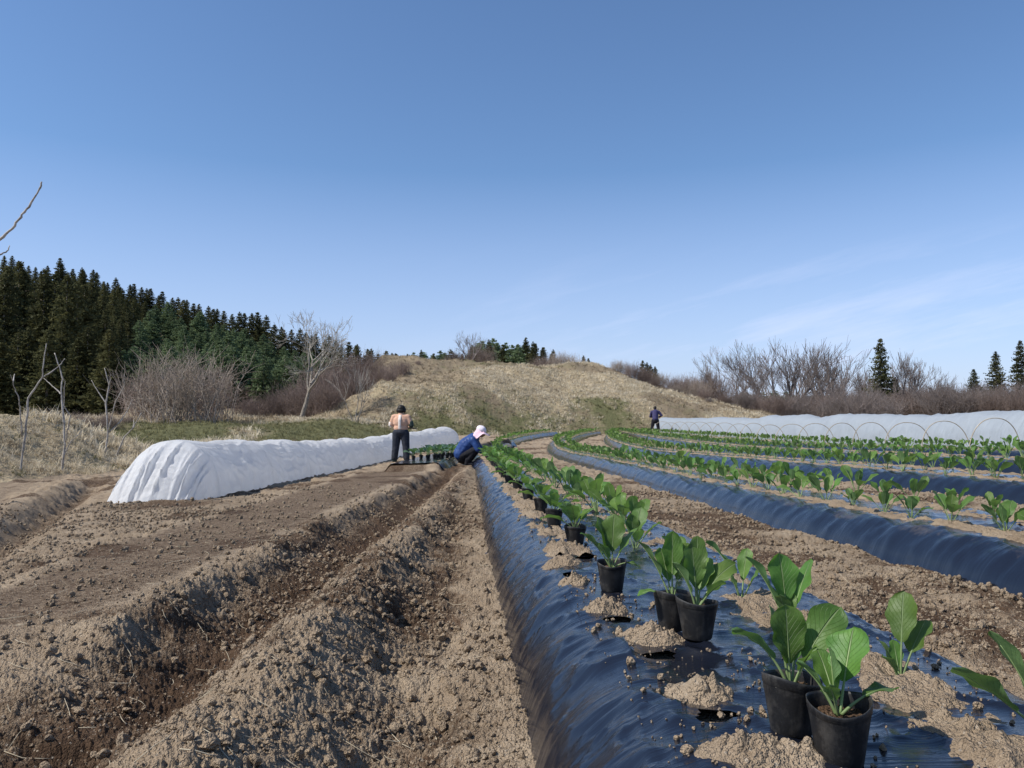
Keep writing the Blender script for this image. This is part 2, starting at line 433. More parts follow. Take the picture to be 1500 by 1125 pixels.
def film_material():
    m, nt, b = newmat("black_mulch_film")
    p = pos(nt)
    n1 = noise_n(nt, 2.2, 6, .65, p); n2 = noise_n(nt, 38, 5, .6, p); n3 = noise_n(nt, 210, 3, .6, p)
    geo = nt.nodes.new("ShaderNodeNewGeometry")
    d = mathn(nt, 'ADD', mathn(nt, 'MULTIPLY', n1.outputs[0], .85), mathn(nt, 'MULTIPLY', n2.outputs[0], .35))
    du = node(nt, "ShaderNodeAttribute", attribute_name="dust").outputs["Fac"]
    dr = node(nt, "ShaderNodeMapRange"); dr.inputs["From Min"].default_value = .74; dr.inputs["From Max"].default_value = 1.10
    nt.links.new(mathn(nt, 'ADD', d, du), dr.inputs["Value"])
    c = mixn(nt, mathn(nt, 'MULTIPLY', dr.outputs[0], .5), (.008, .010, .017), (.25, .20, .15))
    nt.links.new(c, b.inputs["Base Color"])
    rr = node(nt, "ShaderNodeMapRange"); rr.inputs["To Min"].default_value = .06; rr.inputs["To Max"].default_value = .42
    nt.links.new(dr.outputs[0], rr.inputs["Value"]); nt.links.new(rr.outputs[0], b.inputs["Roughness"])
    b.inputs["IOR"].default_value = 1.52
    b.inputs["Specular IOR Level"].default_value = .58
    # creases that run across the bed
    uv = uvc(nt)
    mp_ = node(nt, "ShaderNodeMapping"); mp_.inputs["Scale"].default_value = (2.0, 46.0, 1); nt.links.new(uv, mp_.inputs[0])
    nw = noise_n(nt, 1.0, 5, .6, mp_.outputs[0])
    rid = mathn(nt, 'ABSOLUTE', mathn(nt, 'SUBTRACT', nw.outputs[0], .5))
    mp2 = node(nt, "ShaderNodeMapping"); mp2.inputs["Scale"].default_value = (5.0, 16.0, 1); mp2.inputs["Rotation"].default_value = (0, 0, .5); nt.links.new(uv, mp2.inputs[0])
    nw2 = noise_n(nt, 1.0, 4, .55, mp2.outputs[0])
    h = mathn(nt, 'ADD', mathn(nt, 'MULTIPLY', rid, .9), mathn(nt, 'MULTIPLY', nw2.outputs[0], .55))
    bump(nt, b, h, .34, .010)
    return m
M_FILM = film_material()

def leaf_material(name, c1, c2, vein=(.20, .27, .12)):
    m, nt, b = newmat(name)
    uv = uvc(nt)
    s = nt.nodes.new("ShaderNodeSeparateXYZ"); nt.links.new(uv, s.inputs[0])
    a = mathn(nt, 'ABSOLUTE', mathn(nt, 'SUBTRACT', s.outputs[0], .5))         # 0 at the midrib, .5 at the edge
    wn = noise_n(nt, 14, 2, .5, objc(nt))
    wv = mathn(nt, 'ADD', mathn(nt, 'SUBTRACT', mathn(nt, 'MULTIPLY', s.outputs[1], 8.0), mathn(nt, 'MULTIPLY', a, 7.0)), mathn(nt, 'MULTIPLY', wn.outputs[0], 1.2))
    fr = mathn(nt, 'ABSOLUTE', mathn(nt, 'SUBTRACT', mathn(nt, 'FRACT', wv), .5))
    vr = node(nt, "ShaderNodeMapRange"); vr.inputs["From Min"].default_value = .07; vr.inputs["From Max"].default_value = .0
    nt.links.new(fr, vr.inputs["Value"])
    mr_ = node(nt, "ShaderNodeMapRange"); mr_.inputs["From Min"].default_value = .035; mr_.inputs["From Max"].default_value = .012
    nt.links.new(a, mr_.inputs["Value"])
    v = mathn(nt, 'MAXIMUM', mathn(nt, 'MULTIPLY', vr.outputs[0], .20), mr_.outputs[0])
    ob = objc(nt)
    n = noise_n(nt, 16, 5, .6, ob)
    oi = nt.nodes.new("ShaderNodeObjectInfo")
    c = ramp(nt, n.outputs[0], [(.3, c1), (.7, c2)]).outputs[0]
    hv = node(nt, "ShaderNodeHueSaturation")
    r1 = node(nt, "ShaderNodeMapRange"); r1.inputs["To Min"].default_value = .8; r1.inputs["To Max"].default_value = 1.25
    nt.links.new(oi.outputs["Random"], r1.inputs["Value"]); nt.links.new(r1.outputs[0], hv.inputs["Value"]); nt.links.new(c, hv.inputs["Color"])
    r2 = node(nt, "ShaderNodeMapRange"); r2.inputs["To Min"].default_value = .478; r2.inputs["To Max"].default_value = .512
    nt.links.new(mathn(nt, 'FRACT', mathn(nt, 'MULTIPLY', oi.outputs["Random"], 7.3)), r2.inputs["Value"]); nt.links.new(r2.outputs[0], hv.inputs["Hue"])
    c = mixn(nt, v, hv.outputs[0], vein)
    # the underside is paler and bloomy
    g = nt.nodes.new("ShaderNodeNewGeometry")
    c = mixn(nt, mathn(nt, 'MULTIPLY', g.outputs["Backfacing"], .5), c, (.12, .19, .11))
    nt.links.new(c, b.inputs["Base Color"])
    b.inputs["Roughness"].default_value = .48
    b.inputs["Specular IOR Level"].default_value = .34
    hgt = mathn(nt, 'ADD', mathn(nt, 'MULTIPLY', v, -.6), mathn(nt, 'MULTIPLY', n.outputs[0], .7))
    bm_ = bump(nt, b, hgt, .8, .008)
    t = nt.nodes.new("ShaderNodeBsdfTranslucent")
    tcn = mixn(nt, 1.0, c, (1.5, 1.7, .7), 'MULTIPLY'); nt.links.new(tcn, t.inputs[0])
    mx = nt.nodes.new("ShaderNodeMixShader"); mx.inputs[0].default_value = .32
    nt.links.new(b.outputs[0], mx.inputs[1]); nt.links.new(t.outputs[0], mx.inputs[2])
    nt.links.new(mx.outputs[0], nt.nodes.get("Material Output").inputs[0])
    return m
M_LEAF = leaf_material("seedling_leaf", (.062, .142, .026), (.115, .212, .042))
M_LEAFBLUE = leaf_material("bluish_seedling_leaf", (.050, .105, .070), (.085, .150, .105))
M_STEM = simple_noise_mat("pale_green_stem", (.17, .25, .09), (.28, .36, .16), 20, .5, .3, .15, True)

def pot_material():
    m, nt, b = newmat("black_pot_plastic")
    ob = objc(nt)
    n = noise_n(nt, 22, 6, .7, ob); n2 = noise_n(nt, 160, 3, .6, ob)
    mp_ = node(nt, "ShaderNodeMapping"); mp_.inputs["Scale"].default_value = (60, 60, 6); nt.links.new(ob, mp_.inputs[0])
    n3 = noise_n(nt, 1, 4, .6, mp_.outputs[0])
    f = node(nt, "ShaderNodeMapRange"); f.inputs["From Min"].default_value = .52; f.inputs["From Max"].default_value = .90
    nt.links.new(mathn(nt, 'ADD', mathn(nt, 'MULTIPLY', n.outputs[0], .7), mathn(nt, 'MULTIPLY', n3.outputs[0], .4)), f.inputs["Value"])
    c = mixn(nt, f.outputs[0], (.010, .010, .011), (.10, .092, .082))
    nt.links.new(c, b.inputs["Base Color"])
    b.inputs["Roughness"].default_value = .5
    b.inputs["Specular IOR Level"].default_value = .4
    bump(nt, b, mathn(nt, 'ADD', n.outputs[0], mathn(nt, 'MULTIPLY', n2.outputs[0], .2)), .35, .004)
    return m
M_POT = pot_material()

def fabric_material(name, col, transl, scale=160, folds=True):
    m, nt, b = newmat(name)
    uv = uvc(nt)
    p = pos(nt)
    n = noise_n(nt, 3.0, 5, .6, p)
    c = ramp(nt, n.outputs[0], [(.3, tuple(x * .93 for x in col)), (.7, col)]).outputs[0]
    nt.links.new(c, b.inputs["Base Color"]); b.inputs["Roughness"].default_value = .55; b.inputs["Specular IOR Level"].default_value = .3
    mp_ = node(nt, "ShaderNodeMapping"); mp_.inputs["Scale"].default_value = (1.6, 7, 1); mp_.inputs["Rotation"].default_value = (0, 0, .35); nt.links.new(uv, mp_.inputs[0])
    n2 = noise_n(nt, 1.0, 5, .55, mp_.outputs[0])
    bump(nt, b, mathn(nt, 'ABSOLUTE', mathn(nt, 'SUBTRACT', n2.outputs[0], .5)), .9, .14)
    t = nt.nodes.new("ShaderNodeBsdfTranslucent"); nt.links.new(c, t.inputs[0])
    mx = nt.nodes.new("ShaderNodeMixShader"); mx.inputs[0].default_value = transl
    nt.links.new(b.outputs[0], mx.inputs[1]); nt.links.new(t.outputs[0], mx.inputs[2])
    nt.links.new(mx.outputs[0], nt.nodes.get("Material Output").inputs[0])
    return m
M_FABRIC = fabric_material("white_row_cover", (.90, .91, .92), .55)
M_FABRIC2 = fabric_material("grey_row_cover", (.50, .55, .60), .45)
M_HOOP = simple_noise_mat("hoop_fibreglass", (.30, .25, .18), (.46, .39, .29), 8, .5, .3)

def cloth(name, c1, c2, scale=18, rgh=.85):
    m, nt, b = newmat(name)
    ob = objc(nt)
    n = noise_n(nt, scale, 5, .6, ob)
    nt.links.new(ramp(nt, n.outputs[0], [(.3, c1), (.7, c2)]).outputs[0], b.inputs["Base Color"])
    b.inputs["Roughness"].default_value = rgh; b.inputs["Specular IOR Level"].default_value = .2
    bump(nt, b, noise_n(nt, 11, 3, .5, ob).outputs[0], .6, .03)
    return m
M_SKIN = cloth("skin", (.42, .25, .17), (.50, .31, .22))
M_HAIR = cloth("black_hair", (.008, .007, .006), (.022, .018, .015), 60, .5)
M_PEACH = cloth("peach_shirt", (.56, .32, .21), (.66, .41, .29))
M_PALE = cloth("pale_stripe", (.68, .60, .54), (.76, .68, .62))
M_NAVYPANTS = cloth("charcoal_trousers", (.020, .023, .032), (.042, .046, .058))
M_BOOT = cloth("dark_boots", (.014, .030, .034), (.03, .055, .058), 18, .5)
M_SLEEVE = cloth("dark_green_sleeve", (.030, .045, .040), (.06, .08, .07))
M_BLUE = cloth("blue_rain_jacket", (.018, .040, .135), (.035, .075, .215), 8, .42)
M_PURPLE = cloth("navy_jacket", (.028, .026, .075), (.05, .045, .115), 8, .7)
M_BLACKCLOTH = cloth("black_cloth", (.010, .010, .013), (.022, .022, .027))
M_PINK = cloth("pink_hat_cloth", (.66, .43, .50), (.76, .56, .62), 9, .8)
M_PINKWHITE = cloth("white_hat_crown", (.74, .66, .70), (.80, .74, .78), 9, .8)
M_GLOVE = cloth("tan_gloves", (.36, .24, .15), (.50, .36, .24))

# ------------------------------------------------------------------ mesh helpers
class MB:
    def __init__(s): s.v = []; s.n = 0; s.f = []; s.uv = []; s.mi = []
    def add(s, verts, faces, mi=0, uv=None):
        verts = np.asarray(verts, float).reshape(-1, 3)
        s.v.append(verts)
        s.uv.append(np.zeros((len(verts), 2)) if uv is None else np.asarray(uv, float).reshape(-1, 2))
        for f in faces:
            s.f.append(np.asarray(f) + s.n); s.mi.append(mi)
        s.n += len(verts)
    def addq(s, verts, quads, mi=0, uv=None):
        """many faces of one size given as an (n, 3|4) array"""
        verts = np.asarray(verts, float).reshape(-1, 3)
        s.v.append(verts)
        s.uv.append(np.zeros((len(verts), 2)) if uv is None else np.asarray(uv, float).reshape(-1, 2))
        quads = np.asarray(quads) + s.n
        s.f.extend(list(quads)); s.mi.extend([mi] * len(quads))
        s.n += len(verts)
    def mesh(s, name, mats, smooth=True):
        V = np.concatenate(s.v) if s.v else np.zeros((0, 3))
        UV = np.concatenate(s.uv) if s.uv else np.zeros((0, 2))
        tot = np.array([len(f) for f in s.f], dtype=np.int32)
        loops = np.concatenate(s.f).astype(np.int32) if s.f else np.zeros(0, np.int32)
        return raw_mesh(name, V, loops, tot, mats, np.array(s.mi, dtype=np.int32), UV, smooth)
    def build(s, name, mats, parent=None, smooth=True):
        if not isinstance(mats, (list, tuple)): mats = [mats]
        return link(name, s.mesh(name, mats, smooth), parent)
def raw_mesh(name, V, loops, tot, mats, mi=None, UV=None, smooth=True):
    me = bpy.data.meshes.new(name)
    me.vertices.add(len(V)); me.vertices.foreach_set("co", V.astype(np.float32).ravel())
    me.loops.add(len(loops)); me.loops.foreach_set("vertex_index", loops.astype(np.int32))
    me.polygons.add(len(tot))
    st = np.zeros(len(tot), np.int32)
    if len(tot): st[1:] = np.cumsum(tot)[:-1]
    me.polygons.foreach_set("loop_start", st)
    try: me.polygons.foreach_set("loop_total", tot.astype(np.int32))
    except Exception: pass
    for m in mats: me.materials.append(m)
    if mi is not None: me.polygons.foreach_set("material_index", mi)
    if UV is not None:
        l = me.uv_layers.new(name="UVMap"); l.data.foreach_set("uv", UV[loops].astype(np.float32).ravel())
    me.polygons.foreach_set("use_smooth", np.full(len(tot), smooth, dtype=bool))
    me.update(calc_edges=True)
    return me
def link(name, me, parent=None):
    o = bpy.data.objects.new(name, me); COL.objects.link(o)
    if parent is not None: o.parent = parent
    return o
def empty(name, loc=(0, 0, 0), rz=0.0):
    o = bpy.data.objects.new(name, None); COL.objects.link(o)
    o.location = loc; o.rotation_euler = (0, 0, rz); o.empty_display_size = .1
    return o
def tag(o, label=None, cat=None, group=None, kind=None):
    if label: o["label"] = label
    if cat: o["category"] = cat
    if group: o["group"] = group
    if kind: o["kind"] = kind
    return o
def grid_faces(nr, nc, wrap=False):
    i = np.arange(nr - 1)[:, None]; j = np.arange(nc if wrap else nc - 1)[None, :]
    a = i * nc + j; b = i * nc + (j + 1) % nc
    return np.stack([a, b, b + nc, a + nc], -1).reshape(-1, 4)
def fattr(me, name, vals):
    a = me.attributes.new(name, 'FLOAT', 'POINT'); a.data.foreach_set("value", np.asarray(vals, np.float32))
def tube(mb, pts, rad, n=5, mi=0, cap=True):
    pts = np.asarray([tuple(p) for p in pts], float); k = len(pts)
    rad = np.asarray(rad, float) * np.ones(k)
    T = np.gradient(pts, axis=0) if k > 1 else np.array([[0, 0, 1.]])
    T /= np.linalg.norm(T, axis=1)[:, None] + 1e-9
    up = np.array([0, 0, 1.]) if abs(T[0][2]) < .9 else np.array([1., 0, 0])
    ang = np.arange(n) / n * 2 * math.pi
    V = []
    S = np.cross(T[0], up); S /= np.linalg.norm(S) + 1e-9
    for i in range(k):
        S = S - T[i] * np.dot(S, T[i]); S /= np.linalg.norm(S) + 1e-9
        B = np.cross(T[i], S)
        V.append(pts[i] + rad[i] * (np.cos(ang)[:, None] * S + np.sin(ang)[:, None] * B))
    V = np.concatenate(V)
    mb.addq(V, grid_faces(k, n, True), mi, np.stack([np.tile(np.arange(n) / n, k), np.repeat(np.linspace(0, 1, k), n)], 1))
    if cap and n > 2:
        base = mb.n - len(V)
        mb.f.append(np.arange(n)[::-1] + base); mb.mi.append(mi)
        mb.f.append(np.arange(n) + base + (k - 1) * n); mb.mi.append(mi)

# ------------------------------------------------------------------ ground
def build_ground():
    fine = np.radians(np.linspace(-37.5, 37.5, 1340))
    coarse = np.radians(np.linspace(37.5, 322.5, 62)[1:-1])
    ang = np.concatenate([fine, coarse])
    r = [0.42]
    while r[-1] < 420:
        k = .0042 if r[-1] < 7 else (.0062 if r[-1] < 30 else .0125)
        r.append(r[-1] * (1 + k))
    r = np.array(r)
    R, Aa = np.meshgrid(r, ang, indexing='ij')
    X = (R * np.sin(Aa)).ravel(); Y = (R * np.cos(Aa)).ravel()
    nr, nc = R.shape
    Z = macro(X, Y)
    u = u_of(X, Y)
    fm = field_mask(X, Y)
    ru = rough(X, Y, u) * fm
    Rr = R.ravel()
    # crumbs in several sizes, the finest only where they can be seen
    xl = -2.25 - 0.03 * np.clip(Y, 0, 14)
    n = Rr < 14
    d = np.zeros_like(Z)
    va = .55 + .9 * fbm(X[n] * 1.5, Y[n] * 1.5, 91, 2)
    ob = 1 - on_bed(u[n], Y[n])
    d[n] += ru[n] * va * .42 * lumps(X[n], Y[n], .085, 101, .22, .15, .6)
    d[n] += (ru[n] * va * .40 + .03 * ob) * lumps(X[n], Y[n], .034, 105, .45, .2, .65)
    n2 = Rr < 8
    ob2 = 1 - on_bed(u[n2], Y[n2])
    d[n2] += (ru[n2] * .95 * (.45 + 1.1 * fbm(X[n2] * 7, Y[n2] * 7, 93, 2)) + .10 * ob2 * fm[n2]) * lumps(X[n2], Y[n2], .016, 109, .8, .2, .72)
    n3 = Rr < 4.5
    d[n3] += (ru[n3] * .95 + .20 * (1 - on_bed(u[n3], Y[n3]))) * lumps(X[n3], Y[n3], .0085, 113, .8, .25, .72)
    n4 = (Rr >= 9)
    d[n4] += ru[n4] * .10 * (fbm(X[n4] * 9, Y[n4] * 9, 117, 3) - .5) * sm(9, 14, Rr[n4])
    Z = Z + d
    # rough ground surface
    g = (1 - fm) * sm(8, 12, Rr)
    Z = Z + g * (0.22 * (fbm(X * 1.6, Y * 1.6, 121, 4) - .5))
    wet = wetness(X, Y, u)
    # crumbs that stand proud have dried out
    wet = np.clip(wet - np.clip(d * 12, 0, .30) * (wet < .9), 0, 1)
    V = np.stack([X, Y, Z], 1)
    Fq = grid_faces(nr, nc, True)
    fmf = fm[Fq].mean(1)
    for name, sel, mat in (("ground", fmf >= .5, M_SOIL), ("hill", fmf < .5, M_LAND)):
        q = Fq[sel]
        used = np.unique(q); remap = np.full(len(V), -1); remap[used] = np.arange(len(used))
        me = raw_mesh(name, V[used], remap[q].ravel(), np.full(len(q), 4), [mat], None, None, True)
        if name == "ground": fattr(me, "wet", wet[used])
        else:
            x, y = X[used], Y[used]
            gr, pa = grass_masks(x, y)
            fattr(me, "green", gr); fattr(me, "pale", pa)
        o = link(name, me); tag(o, kind="structure")
    # the patch under the camera
    mb = MB()
    a = np.linspace(0, 2 * math.pi, 49)[:-1]
    ring = np.stack([.43 * np.sin(a), .43 * np.cos(a), np.full(48, -.03)], 1)
    mb.add(np.concatenate([ring, [[0, 0, -.03]]]), [(i, (i + 1) % 48, 48) for i in range(48)])
    o = mb.build("ground_patch", M_CLOD); tag(o, kind="structure")
def grass_masks(x, y):
    n = fbm(x * .16, y * .16, 131, 4); n2 = fbm(x * .5, y * .5, 133, 3)
    yf = hill_foot(x)
    gr = .30 * np.ones_like(x)
    # green flat left of the hill and around the left plateau
    gr = gr + .75 * np.exp(-(((x + 7.4) / 3.6) ** 2 + ((y - 38.5) / 6.5) ** 2))
    gr = gr + .75 * np.exp(-(((x + 15.5) / 4.2) ** 2 + ((y - 35) / 8) ** 2))
    gr = gr + .50 * gauss(y - yf, 1.5, 3.4) * sm(-9, -4, x) * (1 - sm(6, 12, x))
    e = (y - 58.0) - 0.95 * (x + 7.0)
    gr = gr + .35 * gauss(e, 1.0, 1.3) * (1 - sm(3, 7, x)) * sm(-15, -9, x) * sm(50, 54, y)
    gr = gr + .95 * (fbm(x * .42 + 9, y * .42, 137, 4) - .5)
    gr = gr * (1 - .75 * sm(0, 4, x - 14)) * (1 - .4 * ((x < -8) & (y < 22)))
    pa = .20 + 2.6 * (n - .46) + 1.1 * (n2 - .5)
    pa = pa + .85 * np.exp(-(((x - 1.0 - .5 * (y - 63)) / 7) ** 2 + ((y - 63) / 3.4) ** 2))      # the pale straw-coloured grass strips of the hill
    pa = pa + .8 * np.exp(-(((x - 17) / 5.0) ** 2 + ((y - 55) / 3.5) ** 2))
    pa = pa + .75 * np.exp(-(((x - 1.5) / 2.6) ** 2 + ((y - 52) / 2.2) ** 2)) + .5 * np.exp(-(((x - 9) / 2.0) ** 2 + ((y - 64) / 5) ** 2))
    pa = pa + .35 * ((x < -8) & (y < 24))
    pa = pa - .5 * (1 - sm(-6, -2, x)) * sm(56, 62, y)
    return np.clip(gr, 0, 1), np.clip(pa, 0, 1)
build_ground()

# ------------------------------------------------------------------ mulch film
def film_surface(k, u, y, wr=True):
    du = u - bed_c(k)
    x = x_of(u, y)
    z = zbase(x, y) + BED_H[k] * (1 - np.clip((np.abs(du) - .32) / .255, 0, 1) ** 2.1) + .016 - .06 * sm(.53, .60, np.abs(du))
    if wr:
        face = sm(.33, .47, np.abs(du))
        w = (fbm(y * 11 + du * 6, du * 1.6, 141 + k, 3) - .5) * (.046 if k == 0 else .022) * face
        w = w + (np.abs(fbm(y * 27 + 5 * fbm(y * 1.5, du * 2, 7, 2), du * 1.3, 151 + k, 3) - .5)) * .016 * face
        w = w + (fbm(y * 3.1, du * 3.4, 161 + k, 3) - .5) * .016 + (fbm(y * 13, du * 5, 163 + k, 2) - .5) * .005
        cz = (1 - np.abs(fbm(y * 3.2 + du * 2, du * 4.5, 165 + k, 3) - .5) * 2) ** 9
        z = z + w + .011 * cz + .006 * (1 - np.abs(fbm(y * 8 - du * 9, du * 9 + y * 3, 167 + k, 2) - .5) * 2) ** 10
    return x, z
def film_bed(k, name, label):
    ys = [-2.0]
    while ys[-1] < .5: ys.append(ys[-1] + .08)
    kk = .0042 if k == 0 else .006
    while ys[-1] < BED_END[k]: ys.append(ys[-1] + max(.004, kk * ys[-1]))
    ys = np.array(ys)
    us = bed_c(k) + np.linspace(-.66, .66, 131 if k == 0 else 61)
    Yg, Ug = np.meshgrid(ys, us, indexing='ij')
    nr, nc = Yg.shape
    Y = Yg.ravel().copy(); U = Ug.ravel().copy()
    faces = grid_faces(nr, nc)
    keep = np.ones(len(faces), bool)
    if k == 0:
        for hu, hy, hr in HOLES:
            dx = U - hu; dy = (Y - hy) * 1.45
            d = np.hypot(dx, dy); th = np.arctan2(dy, dx)
            Ro = hr * 2.6
            Rh = hr * (1 + .32 * np.sin(2 * th + hu * 40) + .22 * np.sin(3 * th + hy * 23) + .14 * np.sin(7 * th + hy * 9) + .08 * np.sin(13 * th))
            inn = d < Ro
            nd = Rh + d * (1 - Rh / Ro)
            s = np.where(inn & (d > 1e-6), nd / np.maximum(d, 1e-6), 1)
            small = d < .011
            keep &= ~(small[faces].sum(1) >= 1)
            U = hu + dx * s; Y = hy + dy * s / 1.45
    X, Z = film_surface(k, U, Y)
    X = X + .012 * (fbm(Y * 2.2, U * 0 + k, 171, 3) - .5) * 2 * np.sign(U - bed_c(k)) * sm(.45, .6, np.abs(U - bed_c(k)))
    faces = faces[keep]
    me = raw_mesh(name, np.stack([X, Y, Z], 1), faces.ravel(), np.full(len(faces), 4), [M_FILM], None, np.stack([U, Y], 1), True)
    du = np.abs(U - bed_c(k))
    dust = (.16 if k else .02) * (1 - sm(.40, .50, du)) + .12 * sm(6, 25, Y) * (1 - sm(.42, .52, du)) - .22 * sm(.44, .52, du) + .25 * sm(.56, .61, du)
    fattr(me, "dust", dust)
    o = link(name, me)
    return tag(o, label, "mulch film", "strips of black mulch film")
film_bed(0, "mulch_film", "black mulch film on the bed with the row of potted seedlings, nearest the camera")
film_bed(1, "mulch_film", "black mulch film on the first planted bed across the dirt walkway from the pots")
film_bed(2, "mulch_film", "black plastic mulch film on the second planted bed beyond the walkway")
film_bed(3, "mulch_film", "black plastic mulch film on the planted bed just before the bed with bare hoops")
film_bed(4, "mulch_film", "black plastic mulch film on the planted bed under the bare wire hoops")
def film_short():
    ys = np.linspace(16.1, 30.5, 160); us = np.linspace(-.66, .66, 31)
    Y, U = [a.ravel() for a in np.meshgrid(ys, us, indexing='ij')]
    X = xm_of(Y) + U
    Z = zbase(X, Y) + land_extra(X, Y) + .15 * bprof(U, .50, .62) + .022 + (fbm(Y * 3, U * 3, 181, 3) - .5) * .03 - .05 * sm(.58, .66, np.abs(U))
    f = grid_faces(160, 31)
    me = raw_mesh("mulch_film", np.stack([X, Y, Z], 1), f.ravel(), np.full(len(f), 4), [M_FILM], None, np.stack([U, Y], 1), True)
    fattr(me, "dust", np.full(len(X), .12))
    tag(link("mulch_film", me), "short strip of grey black mulch film beside the standing person in the peach top", "mulch film", "strips of black mulch film")
def land_extra(x, y): return land(x, y) - zbase(x, y)
film_short()

# loose soil lying on the film along the planted rows
def soil_strip(k, off, y0, y1, half, amp, seed, thr=.40):
    ys = [y0]
    while ys[-1] < y1: ys.append(ys[-1] + max(.006, .005 * ys[-1]))
    ys = np.array(ys); us = bed_c(k) + off + np.linspace(-half, half, 64 if y0 < 6 else 30)
    Y, U = [a.ravel() for a in np.meshgrid(ys, us, indexing='ij')]
    X, Z = film_surface(k, U, Y)
    e = 1 - sm(.35, 1.0, np.abs(U - bed_c(k) - off) / half)
    n = fbm(U * 7, Y * 4.6, seed, 4)
    h = amp * np.clip((n - thr) * 2.2 * (.3 + .7 * e) + .35 * (e - .8) + 1.1 * (fbm(U * 22, Y * 19, seed + 2, 3) - .5), -.5, .8)
    on = sm(-.002, .006, h)
    h = h + on * (.6 * lumps(X, Y, .04, seed + 9, .4, .2, .6) + .8 * lumps(X, Y, .017, seed + 5, .8, .2, .7) * (1 - sm(6, 10, Y)) + .8 * lumps(X, Y, .008, seed + 6, .8, .2, .7) * (1 - sm(3, 5, Y)))
    f = grid_faces(len(ys), len(us))
    hh = h[f].max(1); f = f[hh > -.004]
    me = raw_mesh("loose_soil", np.stack([X, Y, Z + h - .002], 1), f.ravel(), np.full(len(f), 4), [M_DUST], None, None, True)
    tag(link("loose_soil", me), kind="stuff")
soil_strip(0, .17, .9, 43, .13, .020, 201, .455)
soil_strip(0, -.27, 3.3, 43, .12, .034, 205, .40)
for k in (1, 2, 3, 4):
    y0 = {1: 3.3, 2: 6.4, 3: 9.6, 4: 12.5}[k]
    soil_strip(k, -.22, y0, BED_END[k] - .5, .125, .026, 211 + 7 * k, .41)
    soil_strip(k, .22, y0, BED_END[k] - .5, .135, .030, 214 + 7 * k, .41)

# piles of soil dug out of the planting holes
def soil_pile(u, y, ru, ry, h, seed, label):
    nr, na = 44, 90
    r = np.linspace(0, 1, nr)[:, None]; a = (np.arange(na) / na * 2 * math.pi)[None, :]
    wob = 1 + .45 * (fbm(2 + 1.3 * np.cos(a), 2 + 1.3 * np.sin(a) + seed, seed, 3) - .5) * 2
    U = (u + ru * r * wob * np.cos(a)).ravel(); Y = (y + ry * r * wob * np.sin(a)).ravel()
    X, Z = film_surface(0, U, Y)
    rr = np.repeat(r, na, 1).ravel()
    ex_ = .62 + .11 * (seed % 4); cc = .25 * math.sin(seed * 2.3)
    rr = np.clip(rr + cc * np.repeat(np.cos(a), nr, 0).ravel() * rr * (1 - rr), 0, 1)
    hh = .85 * h * ((1 - rr ** 1.5) ** (1.0 + ex_) * (.15 + 1.7 * fbm(U * 19, Y * 19, seed + 3, 3)) + .10 * (1 - rr)) - .004 * sm(.8, 1, rr)
    hh = hh + (1 - sm(.80, 1, rr)) * (.9 * lumps(X, Y, .034, seed + 4, .45, .2, .5) + .75 * lumps(X, Y, .016, seed + 5, .8, .25, .7) + .5 * lumps(X, Y, .007, seed + 6, .8, .25, .7))
    x0 = float(x_of(np.array(u), np.array(y)))
    z0 = float(film_surface(0, np.array([u]), np.array([y]), False)[1][0])
    o_ = np.array([x0, y, z0])
    mb = MB(); mb.addq(np.stack([X, Y, Z + hh], 1) - o_, grid_faces(nr, na, True))
    o = mb.build("soil_pile", M_CLOD); o.location = o_
    tag(o, label, "soil pile", "soil piles beside the planting holes")
soil_pile(.475, 1.245, .105, .062, .040, 301, "crumbly soil pile at the picture's bottom edge, in front of the nearest pair of pots")
soil_pile(.455, 1.56, .072, .090, .040, 311, "domed crumbly soil pile just behind the planting hole nearest the camera")
soil_pile(.455, 1.96, .085, .075, .034, 303, "wide soil pile just left of the second pair of pots")
soil_pile(.420, 2.32, .075, .075, .040, 304, "soil pile between the second pair of pots and the third pot")
soil_pile(.375, 2.72, .060, .065, .030, 305, "low soil pile in front of a small open hole, left of the third pot")
soil_pile(.395, 3.15, .095, .10, .030, 306, "flat spread soil pile left of the fourth pot")

# crumbs scattered over soil and film
def ico():
    bm = bmesh.new(); bmesh.ops.create_icosphere(bm, subdivisions=2, radius=1)
    v = np.array([x.co[:] for x in bm.verts]); f = np.array([[w.index for w in t.verts] for t in bm.faces]); bm.free()
    return v, f
ICO_V, ICO_F = ico()
def clods():
    n = 70000
    r = .9 * np.exp(RNG.random(n) * math.log(11 / .9)); a = np.radians(RNG.uniform(-38, 38, n))
    x = r * np.sin(a); y = r * np.cos(a)
    u = u_of(x, y)
    fm = field_mask(x, y); ob = on_bed(u, y); ru = rough(x, y, u)
    dens = fm * (1 - ob) * np.where(ru > .5, .25 + 1.1 * sm(.42, .6, fbm(x * 1.7, y * 1.7, 401, 3)), .22)
    k = RNG.random(n) < dens
    x, y, u, r = x[k], y[k], u[k], r[k]
    n = len(x)
    size = .0010 * r ** .85 * (1 + RNG.pareto(2.1, n)); size = np.clip(size, .0012, .014 + .006 * (RNG.random(n) < .02))
    z = macro(x, y)
    return scatter(x, y, z + size * .9, size, "soil_clods", M_CLOD)
